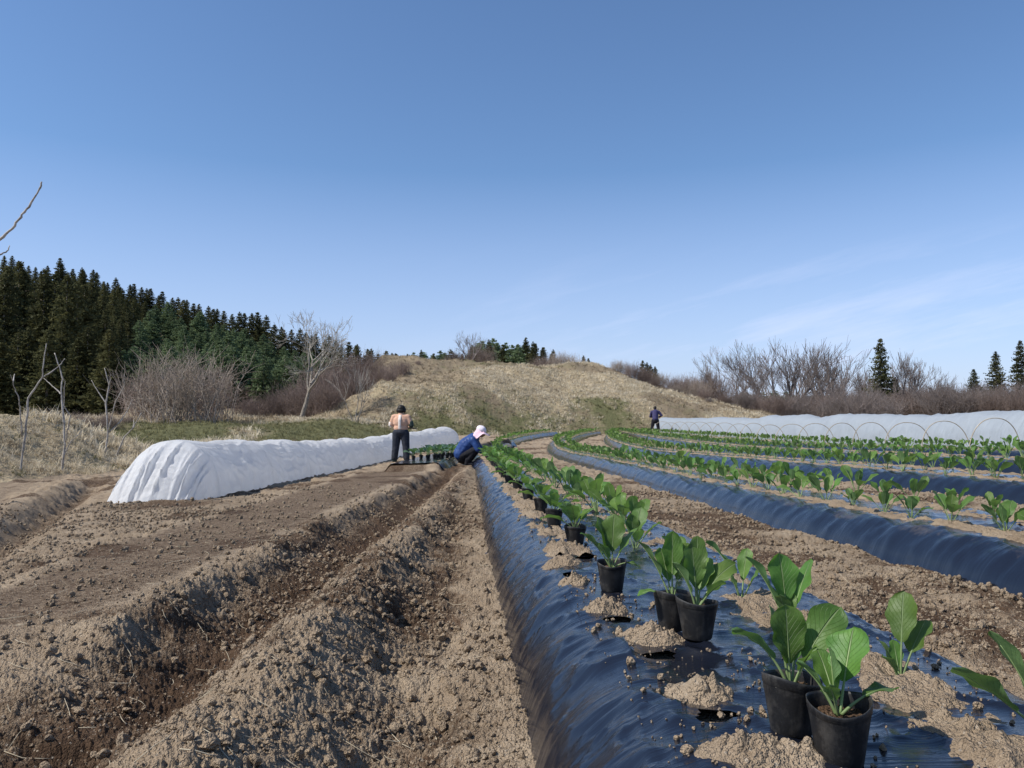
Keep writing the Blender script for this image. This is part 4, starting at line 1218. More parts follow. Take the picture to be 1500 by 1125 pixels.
tA = mk(bare_tree(2, 6.6, .95, 6, .12, .26, .12, .0062, (3, 3), 1, .05), M_BARK, M_TWIG)
place_tree("bare_tree", 441, 46, gz(441, 46), tA, "large pale grey leafless tree with wide spreading branches on the rough grass", "tree", 0, 0, .4)
tB = mk(bare_tree(5, 3.3, .55, 3, .035, .42, .5, .008, (2, 3), 4), M_BARK, M_TWIG)
place_tree("bare_tree", 522, 44, gz(522, 44), tB, "small leafless tree with several pale trunks forking low, before the brown bushes", "tree", 0, 0, 1.0)
tC = mk(bare_tree(8, 6.6, .70, 5, .09, .18, .3, .0075, (2, 4), 3, 0, .12, .76, .75), M_DARKTWIG, M_DARKTWIG)
tD = mk(bare_tree(12, 6.8, .62, 5, .09, .15, .25, .0075, (2, 4), 4, 0, .10, .78, 1.15), M_DARKTWIG, M_DARKTWIG)
tE = mk(bare_tree(15, 6.0, .58, 5, .08, .18, .35, .0075, (2, 4), 3, 0, .12, .76, .8), M_DARKTWIG, M_DARKTWIG)
def top_fit(px, ytop, d, t, sc_name):
    zt = at(px, ytop, d).z; return zt
def place_fit(name, px, ytop, d, tm, h0, label, cat, rz, group=None):
    """stand a tree on the ground so that its top reaches a height"""
    zb = gz(px, d, -.1); s = (at(px, ytop, d).z - zb) / h0
    r = place_tree(name, px, d, zb, tm, label, cat, 0, 0, rz, group); r.scale = (s, s, s)
    return r
GT = "leafless trees along the right edge of the field"
place_fit("bare_tree", 1143, 487, 78, tD, 6.8, "broad fan shaped leafless tree, largest of the dark trees on the right", "tree", .3, GT)
place_fit("bare_tree", 1075, 503, 76, tC, 6.6, "dark leafless tree left of the broad fan shaped tree", "tree", 1.2, GT)
place_fit("bare_tree", 1208, 493, 80, tE, 6.0, "dark leafless tree just right of the broad fan shaped tree", "tree", 2.2, GT)
place_fit("bare_tree", 1248, 545, 72, tC, 6.6, "lower leafless tree left of the tall dark conifer", "tree", 3.6, GT)
place_fit("bare_tree", 1330, 507, 76, tE, 6.0, "leafless tree just right of the tall dark conifer", "tree", 4.4, GT)
place_fit("bare_tree", 1388, 560, 66, tC, 6.6, "small leafless tree with pale trunks between the two groups of conifers", "tree", .9, GT)
place_fit("bare_tree", 686, 484, 76, tC, 6.6, "thin leafless tree on the hill crest before the distant conifers", "tree", 5.0)

for i, (px, yt, d, tm, h0) in enumerate(((1103, 535, 70, tE, 6.0), (1178, 522, 84, tC, 6.6), (1272, 535, 82, tE, 6.0), (1350, 535, 82, tC, 6.6), (1365, 548, 70, tE, 6.0), (1410, 552, 78, tD, 6.8), (1440, 556, 70, tE, 6.0), (1478, 548, 80, tC, 6.6), (1040, 535, 80, tE, 6.0), (1232, 528, 86, tD, 6.8))):
    place_fit("bare_tree", px, yt, d, tm, h0, "smaller leafless tree filling the gaps between the larger bare trees on the right", "tree", i * 1.37, "smaller leafless trees on the right")
# brushwood
def shrub(seed, h, w, n=120):
    rg = np.random.default_rng(seed); mb = MB()
    for i in range(n):
        a = rg.uniform(0, 6.28); e = rg.uniform(.25, 1.0) ** .8 * math.pi / 2
        ln = rg.uniform(.6, 1.05)
        b = np.array([rg.normal() * w * .22, rg.normal() * w * .22, -.05])
        tip = b + np.array([math.cos(a) * math.cos(e) * w * .6, math.sin(a) * math.cos(e) * w * .6, math.sin(e) * h]) * ln
        mid = b * .45 + tip * .55 + rg.normal(size=3) * .06 * h + np.array([0, 0, .08 * h])
        tube(mb, [b, mid, tip], [.010, .007, .004], 3, 0, False)
        for j in range(7):
            f = rg.uniform(.3, 1); s = b + (mid - b) * min(1, f * 1.8) if f < .55 else mid + (tip - mid) * (f - .55) / .45
            dv = (tip - b) / np.linalg.norm(tip - b) + rg.normal(size=3) * .55
            tt = s + dv / np.linalg.norm(dv) * h * rg.uniform(.15, .38)
            tube(mb, [s, (s + tt) / 2 + rg.normal(size=3) * .02 * h, tt], [.0055, .0045, .003], 3, 0, False)
    return mb
SHR = [shrub(900 + i, 2.2, 2.4, 190) for i in range(4)]
SHR_H = [float(np.percentile(np.concatenate(s.v)[:, 2], 99.3)) for s in SHR]
SHR_BROWN = [s.mesh("bare_shrub", [M_BRUSH]) for s in SHR]
SHR_PALE = [s.mesh("bare_shrub", [M_PALEBRUSH]) for s in SHR]
SHR_DARK = [s.mesh("bare_shrub", [M_DARKTWIG]) for s in SHR]
def bush(px, ytop, d, var, i, label, group, wide=1.0, name="bare_shrub", dz=-.1):
    zb = gz(px, d, dz); s = max(.2, (at(px, ytop, d).z - zb) / SHR_H[i % 4])
    o = link(name, var[i % 4]); o.location = ((px - 750) / F * d, d, zb); o.scale = (s * wide, s * wide, s); o.rotation_euler = (0, 0, i * 1.9)
    return tag(o, label, "shrub", group)
bush(262, 512, 42, SHR_PALE, 0, "big rounded pale leafless thicket below the green pine slope", None, 1.25)
bush(215, 545, 46, SHR_BROWN, 1, "reddish brown leafless bush left of the big rounded thicket", None, 1.0)
bush(308, 535, 47, SHR_BROWN, 2, "brown leafless bush right of the big rounded thicket", None, .9)
bush(430, 560, 60, SHR_BROWN, 3, "brown leafless bush behind the trunk of the large grey tree", None, 1.0)
G2 = "brown leafless bushes at the foot of the wooded slope"
for i, (px, yt, d) in enumerate([(470, 535, 55), (500, 520, 58), (540, 513, 60), (565, 530, 57), (455, 560, 52), (520, 545, 53), (590, 528, 62), (395, 575, 52), (365, 580, 50), (480, 560, 50), (545, 556, 54), (420, 570, 54), (612, 533, 66), (572, 545, 55)]):
    bush(px, yt, d, SHR_BROWN, i, "mauve brown leafless bush in the thicket between the grey tree and the grass hill", G2, 1.1)
G3 = "low brown bushes behind the left bank"
for i, (px, yt, d) in enumerate([(130, 607, 34), (160, 604, 36), (188, 608, 38), (105, 603, 35), (75, 600, 36)]):
    bush(px, yt, d, SHR_BROWN, i, "low brown bush behind the dry grass bank under the dark cedars", G3, 1.2)
G4 = "brown bushes on the right shoulder of the grass hill"
for i, (px, yt, d) in enumerate([(905, 527, 70), (925, 530, 72), (945, 538, 72), (965, 545, 72), (985, 552, 71), (1005, 548, 74), (1020, 553, 73), (1045, 545, 75), (960, 553, 68), (990, 562, 67), (1030, 568, 67), (1060, 575, 66), (820, 515, 82), (805, 520, 84), (790, 522, 86), (838, 520, 84), (700, 505, 80), (668, 512, 82), (710, 515, 80)]):
    bush(px, yt, d, SHR_BROWN if i % 3 else SHR_PALE, i, "brown leafless bush along the skyline of the grass hill", G4, 1.1)
G5 = "dark brush along the right edge of the field"
br = random.Random(6)
for i in range(44):
    px = 1030 + i * 11.5 + br.uniform(-5, 5); d = br.uniform(62, 78)
    bush(px, 576 + 5 * math.sin(i * .9) + br.uniform(-9, 8) - (7 if px > 1240 else 0), d, SHR_DARK if i % 3 else SHR_BROWN, i, "dark leafless bush in the dense brush below the bare trees on the right", G5, 1.25)

# conifers
def conifer(seed, h, w, pine=False):
    rg = np.random.default_rng(seed); V = []; Q = []
    n = 0
    mb = MB(); tk = MB()
    tube(tk, [(0, 0, -.5), (0, 0, h * .5), (0, 0, h * .98)], [h * .016, h * .010, .02], 6)
    lev = 54 if not pine else 30
    for i in range(lev):
        f = (i + rg.uniform(-.4, .4)) / lev
        z = h * (.08 + .92 * f) if not pine else h * (.15 + .83 * f)
        if pine: f = min(max(f, .0), .995); rad = 1.12 * w * (1 - f ** 2.6) ** .75 * (.7 + .3 * rg.random()) * (.45 + .55 * sm(0, .3, f))
        else: f = min(max(f, .0), .995); rad = w * (1 - f) ** .60 * (.75 + .4 * rg.random()) * (.7 + .3 * sm(0, .2, f))
        nb = 8 if not pine else 9
        for b in range(nb):
            a = rg.uniform(0, 6.283); ln = rad * rg.uniform(.6, 1.12)
            if ln < .08: ln = .12
            m = max(5, int(7 + 16 * ln / w))
            t = rg.uniform(.15, 1.0, m)
            droop = (-.25 if pine else -.32)
            jt = w * .08 * (.25 + .75 * min(1, ln / w)); cx = np.cos(a) * ln * t + rg.normal(size=m) * jt; cy = np.sin(a) * ln * t + rg.normal(size=m) * jt
            cz = z + droop * ln * t + (.30 * ln * t ** 2) + rg.normal(size=m) * .03 * w
            s = w * rg.uniform(.055, .115, m) * (1.2 if pine else 1.0) * (.42 + .6 * ln / w)
            d1 = rg.normal(size=(m, 3)) * [1, 1, .45 if pine else .8] + np.array([np.cos(a), np.sin(a), .35]) * 1.0; d1 /= np.linalg.norm(d1, axis=1)[:, None]
            d2 = np.cross(d1, rg.normal(size=(m, 3))); d2 /= np.linalg.norm(d2, axis=1)[:, None]
            C = np.stack([cx, cy, cz], 1)
            P = np.stack([C - d1 * s[:, None] * .7, C + d2 * s[:, None] * .55, C + d1 * s[:, None] * 1.1, C - d2 * s[:, None] * .55], 1)
            V.append(P.reshape(-1, 3)); Q.append(np.arange(m * 4).reshape(-1, 4) + n); n += m * 4
    mb.addq(np.concatenate(V), np.concatenate(Q))
    return tk, mb
CED = []; PIN = []
for i in range(5):
    tk, mb = conifer(1000 + i, 12, 2.7)
    CED.append((tk.mesh("trunk", [M_BARK]), mb.mesh("crown", [M_CEDAR], False), None))
for i in range(4):
    tk, mb = conifer(1050 + i, 10, 2.6, True)
    PIN.append((tk.mesh("trunk", [M_BARK]), mb.mesh("crown", [M_PINE], False), None))
def conif(var, i, x, y, z, h, h0, label, name, group, wide=1.0):
    r = empty(name, (x, y, z), i * 1.3); s = h / h0
    r.scale = (s * wide, s * wide, s)
    link("trunk", var[i % len(var)][0], r); link("crown", var[i % len(var)][1], r)
    return tag(r, label, "tree", group)
cr_ = random.Random(12)
# tall cedars at the left edge
GC = "tall dark cedars at the left edge"
for i in range(17):
    px = -70 + i * 13.5 + cr_.uniform(-6, 6); d = cr_.uniform(58, 74)
    yt = 378 + max(0, px) * .22 + cr_.uniform(0, 26) + (40 if i > 14 else 0)
    zb = gz(px, d, -.5); h = at(px, yt, d).z - zb
    conif(CED, i, (px - 750) / F * d, d, zb, h, 12, "tall dark cedar standing in the close group at the left edge", "cedar_tree", GC, 1.0)
for i in range(9):                       # lower skirt of that group
    px = -20 + i * 22 + cr_.uniform(-8, 8); d = cr_.uniform(50, 56); zb = gz(px, d, -.5)
    conif(CED, i + 2, (px - 750) / F * d, d, zb, at(px, 480 + cr_.uniform(-20, 30), d).z - zb, 12, "shorter dark cedar in front of the tall cedars at the left edge", "cedar_tree", "shorter cedars at the left edge", 1.25)
# the wooded slope: pines on its face, cedars along its crest
def slope_trees():
    n = 0
    GP, GS = "green pines covering the slope on the left", "dark cedars along the crest of the wooded slope"
    for row, d in enumerate((86, 95, 104, 113, 122, 131, 140)):
        pxs = np.arange(80, 590, 14.5)
        for px in pxs:
            px = px + cr_.uniform(-7, 7); dd = d + cr_.uniform(-4, 4)
            x = (px - 750) / F * dd; zb = float(land(np.array([x]), np.array([dd]))[0]) - .4
            h = cr_.uniform(5.2, 7.6)
            lim = 622 - 0.0 - (560 - px) * .39
            if px > 430 and row < 3: continue
            if px > 500: h *= .8
            ced = px < 165 + row * 8
            if ced: conif(CED, n, x, dd, zb, h * 1.3, 12, "dark cedar on the left part of the wooded slope behind the tall group", "cedar_tree", "dark cedars on the left part of the wooded slope")
            else: conif(PIN, n, x, dd, zb, h, 10, "bushy green pine in the middle of the wooded slope", "pine_tree", GP)
            n += 1
    for i in range(66):
        px = 4 + i * 9.0 + cr_.uniform(-4, 4); d = cr_.uniform(146, 158)
        x = (px - 750) / F * d; zb = float(land(np.array([x]), np.array([d]))[0]) - .4
        sky_y = -2 + np.interp(px, [0, 100, 200, 300, 350, 400, 500, 560, 600], [378, 392, 415, 436, 445, 470, 500, 518, 520]) + cr_.uniform(-4, 14)
        h = min(at(px, sky_y, d).z - zb, 8.5 + 5.0 * float(sm(330, 430, px)))
        conif(CED, i, x, d, zb, max(5, h), 12, "dark cedar on the skyline of the wooded slope", "cedar_tree", GS, 1.15)
slope_trees()
GM = "conifers beyond the grass hill"
for i in range(34):
    px = 596 + i * 6.6 + cr_.uniform(-4, 4); d = cr_.uniform(100, 116)
    yt = np.interp(px, [590, 640, 690, 700, 740, 790, 800, 830], [512, 514, 510, 497, 496, 497, 506, 524]) + cr_.uniform(-3, 8)
    zb = gz(px, d, -.5); h = at(px, yt, d).z - zb
    v, h0 = (PIN, 10) if (i % 3 and px < 780) else (CED, 12)
    conif(v, i, (px - 750) / F * d, d, zb, h, h0, "distant conifer in the wood behind the crest of the grass hill", "conifer_tree", GM, 1.0)
for px, yt in ((855, 521), (862, 525), (942, 528), (953, 534), (960, 537), (948, 531)):
    d = 120; zb = gz(px, d); conif(CED, int(px), (px - 750) / F * d, d, zb, at(px, yt, d).z - zb, 12, "tiny distant conifer tip peeking over the hill", "conifer_tree", "distant conifer tips over the hill")
for px, yt, d, wd, lab in ((1291, 495, 74, .95, "tall dark conifer standing among the bare trees on the right"), (1460, 515, 76, 1.0, "dark conifer near the right edge, left of the cut off conifer"),
                       (1497, 499, 74, .9, "dark conifer cut off by the right edge of the picture"), (1427, 541, 72, 1.1, "short dark conifer left of the conifers at the right edge"),
                       (1312, 552, 80, 1.1, "short dark conifer tucked right behind the tall one")):
    zb = gz(px, d, -.3); conif(CED, int(px), (px - 750) / F * d, d, zb, at(px, yt, d).z - zb, 12, lab, "conifer_tree", "conifers on the right", wd)
G6 = "far dark trees behind the right brush"
for i in range(30):
    px = 1090 + i * 14.5 + cr_.uniform(-5, 5); d = 125; zb = gz(px, d, -.3)
    conif(PIN, i, (px - 750) / F * d, d, zb, at(px, 574 + cr_.uniform(-5, 5), d).z - zb, 10, "low dark conifer glimpsed through the brush on the right", "conifer_tree", G6, 1.6)

# saplings on the left bank, drawn from their forks
def sapling(d, polys, label, r0=.023, name="sapling"):
    bx, by = polys[0][0]
    b = at(bx, by, d); gz_ = float(land(np.array([b.x]), np.array([b.y]))[0])
    r = empty(name, (b.x, b.y, gz_))
    for i, pl_ in enumerate(polys):
        mb = MB(); sr = random.Random(int(bx) + i)
        pts = [at(px, py, d + (0 if i == 0 else .10 * j * (1 if i % 2 else -1))) - Vector(r.location) for j, (px, py) in enumerate(pl_)]
        if i == 0: pts[0].z = -.08
        # knobbly interpolation
        out = []
        for a, c in zip(pts[:-1], pts[1:]):
            for s in range(4): out.append(a.lerp(c, s / 4) + Vector((sr.uniform(-1, 1), sr.uniform(-1, 1), 0)) * .008)
        out.append(pts[-1])
        rs = r0 * (1 if i == 0 else .62)
        tube(mb, out, [rs * (1 - .62 * k / (len(out) - 1)) * (1 + .18 * sr.uniform(-1, 1)) for k in range(len(out))], 7)
        mb.build("trunk" if i == 0 else "branch", M_SAPLING, r)
    return tag(r, label, "sapling", "bare saplings on the left bank")
sapling(15.2, [[(30, 682), (36, 640), (40, 606), (41, 583), (62, 553), (64, 530), (68, 503)], [(62, 553), (74, 546), (88, 535), (95, 525)], [(33, 640), (29, 600), (28, 585), (22, 570), (19, 559), (15, 549)], [(19, 559), (20, 553), (21, 548)]], "bare sapling with a tall upright tip, leftmost on the dry grass bank")
sapling(16.2, [[(90, 675), (95, 650), (93, 617), (90, 578), (91, 555), (87, 537), (80, 517)], [(90, 578), (82, 570), (75, 564), (64, 554)], [(96, 648), (98, 632), (103, 609), (93, 594), (95, 559), (92, 552)], [(91, 673), (104, 647), (119, 632)]], "bare sapling with two parallel stems and crossing branches, second on the bank")
sapling(19.5, [[(154, 654), (158, 635), (155, 591), (160, 563), (153, 539)], [(155, 591), (144, 574), (134, 557)], [(158, 635), (164, 609), (170, 587), (182, 566), (182, 548)], [(158, 635), (175, 619), (187, 601), (194, 585)], [(160, 563), (162, 555), (162, 548)]], "bare sapling spreading like a fan of four stems on the bank", .027)
sapling(19.8, [[(168, 651), (182, 640), (194, 628), (201, 616), (207, 605)], [(194, 628), (196, 620), (196, 614)]], "single leaning bare stem beside the fan shaped sapling", .022)
sapling(9, [[(-75, 745), (-70, 620), (-66, 500), (-52, 420), (-28, 376), (0, 351), (17, 335), (30, 318), (42, 303), (58, 277), (61, 266)], [(-40, 398), (-15, 380), (0, 373), (10, 368), (14, 360)], [(-66, 500), (-90, 440), (-100, 390)]], "bare twig reaching into the sky at the left edge, from a sapling out of view", .023)

# ------------------------------------------------------------------ grass
def tufts(n, sampler, h, blades, mats, name, wid=.012, spread=.5, pick=None):
    xs, ys, hs = sampler(n)
    n = len(xs)
    if n == 0: return
    zs = land(xs, ys) + (0.22 * (fbm(xs * 1.6, ys * 1.6, 121, 4) - .5)) * sm(8, 12, np.hypot(xs, ys)) - .03
    B = blades
    a = RNG.uniform(0, 6.283, (n, B)); l = hs[:, None] * h * RNG.uniform(.5, 1.2, (n, B)); e = RNG.uniform(.25, 1, (n, B)) * spread
    bx = xs[:, None] + RNG.normal(size=(n, B)) * .10 * h * 2; by = ys[:, None] + RNG.normal(size=(n, B)) * .10 * h * 2
    bz = np.repeat(zs[:, None], B, 1)
    w = wid * RNG.uniform(.6, 1.4, (n, B)); wa = RNG.uniform(0, 3.14, (n, B))
    base = np.stack([bx, by, bz], -1)
    side = np.stack([np.cos(wa) * w, np.sin(wa) * w, 0 * w], -1)
    mid = base + np.stack([np.cos(a) * np.sin(e * .6) * l * .55, np.sin(a) * np.sin(e * .6) * l * .55, np.cos(e * .6) * l * .55], -1)
    tip = mid + np.stack([np.cos(a) * np.sin(e * 1.7) * l * .5, np.sin(a) * np.sin(e * 1.7) * l * .5, np.cos(e * 1.7) * l * .5], -1)
    V = np.stack([base - side, base + side, mid + side * .8, mid - side * .8, tip], 2).reshape(-1, 3)
    k = np.arange(n * B) * 5
    quads = np.stack([k, k + 1, k + 2, k + 3], 1); tris = np.stack([k + 3, k + 2, k + 4], 1)
    loops = np.concatenate([quads.ravel(), tris.ravel()]); tot = np.concatenate([np.full(len(quads), 4), np.full(len(tris), 3)])
    tag(link(name, raw_mesh(name, V, loops, tot, [mats], None, None, False)), kind="stuff")
def hill_sampler(kind):
    def f(n):
        y = 44 + 30 * RNG.random(n) ** 1.2; x = RNG.uniform(-.30, .42, n) * y
        gr, pa = grass_masks(x, y); fm = field_mask(x, y)
        p = {'pale': sm(.40, .75, pa) * (1 - sm(.5, .8, gr)), 'brown': (1 - sm(.35, .6, pa)) * (1 - sm(.55, .8, gr)) * .6, 'green': sm(.45, .75, gr)}[kind] * (fm < .3)
        k = RNG.random(n) < p
        return x[k], y[k], RNG.uniform(.5, 1.2, k.sum())
    return f
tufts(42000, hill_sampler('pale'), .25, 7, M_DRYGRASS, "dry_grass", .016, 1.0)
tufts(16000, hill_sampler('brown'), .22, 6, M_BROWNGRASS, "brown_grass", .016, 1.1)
tufts(8000, hill_sampler('green'), .22, 6, M_GREENGRASS, "green_grass", .020, .9)
def bank_sampler(kind):
    def f(n):
        y = RNG.uniform(10, 28, n); x = -8.3 - .03 * y - RNG.random(n) ** 1.1 * 8
        fm = field_mask(x, y); m = fbm(x * .7, y * .7, 451, 3)
        k = (fm < .35) & (x / y > -.78) & ((m > .56) if kind == 'green' else ((m < .6) if kind == 'dry' else (m < .50)))
        return x[k], y[k], RNG.uniform(.5, 1.2, k.sum())
    return f
tufts(15000, bank_sampler('dry'), .17, 11, M_DRYGRASS, "dry_grass", .0055, 1.25)
tufts(6000, bank_sampler('brown'), .16, 9, M_BROWNGRASS, "brown_grass", .0055, 1.3)
tufts(4500, bank_sampler('green'), .14, 9, M_GREENGRASS, "green_grass", .005, 1.1)
def plat_sampler(kind):
    def f(n):
        y = RNG.uniform(19, 48, n); x = RNG.uniform(-.62, -.08, n) * y
        gr, pa = grass_masks(x, y); fm = field_mask(x, y); m = fbm(x * .45, y * .45, 461, 3)
        g = sm(.45, .75, gr)
        p = g if kind == 'green' else (1 - g) * ((m > .47) if kind == 'dry' else (m < .53))
        k = (RNG.random(n) < p) & (fm < .3)
        return x[k], y[k], RNG.uniform(.5, 1.3, k.sum())
    return f
tufts(9000, plat_sampler('dry'), .32, 9, M_DRYGRASS, "dry_grass", .012, 1.1)
tufts(6000, plat_sampler('brown'), .32, 8, M_BROWNGRASS, "brown_grass", .012, 1.1)
tufts(7000, plat_sampler('green'), .20, 8, M_GREENGRASS, "green_grass", .012, 1.1)

# ------------------------------------------------------------------ people
def remeshed(name, caps, mat, parent, voxel=.012, ells=(), smooth_it=4):
    bm = bmesh.new()
    for p0, r0, p1, r1 in caps:
        p0 = Vector(p0); p1 = Vector(p1); n = max(2, int((p1 - p0).length / (min(r0, r1) * .45)) + 1)
        for i in range(n + 1):
            f = i / n
            bmesh.ops.create_icosphere(bm, subdivisions=2, radius=r0 + (r1 - r0) * f, matrix=Matrix.Translation(p0.lerp(p1, f)))
    for c, rad, rot in ells:
        m = Matrix.Translation(Vector(c)) @ rot.to_4x4() @ Matrix.Diagonal((rad[0], rad[1], rad[2], 1))
        bmesh.ops.create_icosphere(bm, subdivisions=3, radius=1, matrix=m)
    me = bpy.data.meshes.new(name); bm.to_mesh(me); bm.free()
    tmp = bpy.data.objects.new(name + "_tmp", me); COL.objects.link(tmp)
    md = tmp.modifiers.new("r", 'REMESH'); md.mode = 'VOXEL'; md.voxel_size = voxel; md.use_smooth_shade = True
    ms = tmp.modifiers.new("s", 'SMOOTH'); ms.factor = .5; ms.iterations = smooth_it
    dg = bpy.context.evaluated_depsgraph_get(); dg.update()
    out = bpy.data.meshes.new_from_object(tmp.evaluated_get(dg))
    bpy.data.objects.remove(tmp)
    out.name = name; out.materials.clear(); out.materials.append(mat)
    out.polygons.foreach_set("use_smooth", np.full(len(out.polygons), True))
    return link(name, out, parent)
I3 = Matrix.Identity(3)
def R3(ax, deg): return Matrix.Rotation(math.radians(deg), 3, ax)
def hand(caps, wrist, direction, side, r=.011):
    """palm, four curled fingers and a thumb"""
    w = Vector(wrist); d = Vector(direction).normalized(); s = Vector(side).normalized(); n = d.cross(s)
    k = w + d * .085
    for o in (-.026, 0, .026): caps.append((w + s * o * .6, .020, k + s * o, .016))
    for o, l in ((-.030, .062), (-.010, .074), (.010, .070), (.029, .055)):
        a = k + s * o; b = a + d * l * .55 - n * .008; c = b + d * l * .3 - n * .030
        caps += [(a, r, b, r * .9), (b, r * .9, c, r * .75)]
    t = w + d * .02 - s * .035; t2 = t + d * .035 - s * .025 - n * .01; t3 = t2 + d * .03 - n * .015
    caps += [(t, r * 1.2, t2, r), (t2, r, t3, r * .85)]
def head_caps(c, fwd, up):
    """skull, jaw, nose, ears, eyes' brow as ellipsoids in the head's frame"""
    c = Vector(c); f = Vector(fwd).normalized(); u = Vector(up).normalized(); s = f.cross(u)
    rot = Matrix((s, f, u)).transposed()
    e = [(c, (.075, .093, .105), rot), (c + f * .03 - u * .055, (.055, .062, .055), rot), (c + f * .098 - u * .022, (.014, .020, .024), rot),
         (c + f * .078 + u * .018 + s * .03, (.02, .016, .010), rot), (c + f * .078 + u * .018 - s * .03, (.02, .016, .010), rot), (c + f * .082 - u * .062, (.024, .012, .010), rot)]
    for q in (1, -1): e.append((c + s * .078 * q - u * .01, (.012, .022, .032), rot))
    return e
# standing woman, back to the camera
def standing_woman():
    x, y = at(587, 668, 21.6).x, 21.6
    r = empty("person", (x, y, float(land(np.array([x]), np.array([y]))[0]) + .005), D(-6))
    tag(r, "person with black hair, peach top and dark trousers, back turned, beside the white tunnel", "person")
    caps = [((0, .02, 1.28), .055, (0, .04, 1.38), .05), ((-.24, 0, 1.04), .038, (-.15, .22, .98), .030), ((.25, -.01, 1.04), .038, (.19, .22, .97), .030),
            ((-.1, 0, .8), .06, (-.14, .0, .1), .05), ((.1, 0, .8), .06, (.14, .0, .1), .05), ((0, 0, .8), .1, (0, 0, 1.25), .1), ((-.16, 0, 1.25), .045, (.16, 0, 1.25), .045),
            ((-.17, 0, 1.25), .04, (-.24, 0, 1.04), .04), ((.17, 0, 1.25), .04, (.25, -.01, 1.04), .04), ((-.14, -.02, .05), .035, (-.15, .12, .03), .03), ((.14, -.02, .05), .035, (.15, .12, .03), .03)]
    hand(caps, (-.15, .22, .98), (.5, .8, -.1), (.8, -.5, 0)); hand(caps, (.19, .22, .97), (-.4, .9, -.1), (.9, .4, 0))
    remeshed("body", caps, M_SKIN, r, .010, head_caps((0, .06, 1.46), (0, 1, -.25), (0, .25, 1)))
    remeshed("hair", [((-.085, .01, 1.40), .035, (-.085, .03, 1.46), .035), ((.085, .01, 1.40), .035, (.085, .03, 1.46), .035)], M_HAIR, r, .010,
             [((0, .035, 1.485), (.100, .108, .098), I3), ((0, -.02, 1.42), (.098, .065, .062), I3)])
    remeshed("top", [((-.15, 0, 1.26), .072, (.15, 0, 1.26), .072), ((-.17, 0, 1.255), .070, (-.235, -.005, 1.05), .064), ((.17, 0, 1.255), .070, (.235, -.005, 1.08), .066), ((0, 0, 1.3), .075, (0, .02, 1.345), .062)], M_PEACH, r, .012,
             [((0, 0, 1.12), (.205, .135, .215), I3), ((0, 0, .95), (.18, .13, .13), I3)])
    st = MB(); zz = np.linspace(.90, 1.31, 12); V = []
    for z in zz:
        yb = -(.135 * math.sqrt(max(.1, 1 - ((z - 1.10) / .30) ** 2)) + .012) + (.035 if z > 1.22 else 0) * (z - 1.22) / .09
        V += [(-.036, yb + .004, z), (-.03, yb - .004, z), (.03, yb - .004, z), (.036, yb + .004, z)]
    st.addq(V, grid_faces(12, 4)); st.build("back_stripe", M_PALE, r)
    remeshed("sleeve", [((.24, -.005, 1.10), .068, (.262, -.01, 1.03), .062), ((.262, -.01, 1.03), .062, (.20, .20, .965), .042)], M_SLEEVE, r)
    remeshed("sleeve", [((-.24, -.005, 1.08), .062, (-.25, -.005, 1.03), .056), ((-.25, -.005, 1.03), .056, (-.16, .20, .98), .040)], M_PALE, r)
    remeshed("trousers", [((-.095, 0, .80), .118, (-.125, .01, .45), .092), ((-.125, .01, .45), .092, (-.15, -.01, .13), .082), ((.095, 0, .80), .118, (.125, .01, .45), .092), ((.125, .01, .45), .092, (.145, -.01, .13), .082)], M_NAVYPANTS, r, .012,
             [((0, 0, .84), (.19, .145, .13), I3)])
    for s in (-1, 1): remeshed("boot", [((s * .148, -.01, .20), .078, (s * .15, -.01, .07), .062), ((s * .15, -.01, .055), .055, (s * .16, .14, .045), .045)], M_BOOT, r)
    r.scale = (1.14, 1.05, 1.0)
    # the flat black tray in her hands
    bt = bmesh.new(); bmesh.ops.create_cube(bt, size=1, matrix=Matrix.Diagonal((.46, .28, .035, 1)))
    top = max(bt.faces, key=lambda f: f.calc_center_median().z); ins = bmesh.ops.inset_individual(bt, faces=[top], thickness=.012); top.normal_update()
    bmesh.ops.translate(bt, verts=top.verts[:], vec=(0, 0, -.025)); bmesh.ops.bevel(bt, geom=bt.edges[:], offset=.003, segments=1, affect='EDGES')
    me = bpy.data.meshes.new("tray"); bt.to_mesh(me); bt.free(); me.materials.append(M_POT)
    t = link("tray", me); t.matrix_world = Matrix.Translation(r.location) @ Matrix.Rotation(D(-6), 4, 'Z') @ Matrix.Translation((.10, .37, .955)) @ Matrix.Rotation(D(6), 4, 'Y')
    tag(t, "flat black tray held at the waist by the person in the peach top", "tray")
standing_woman()
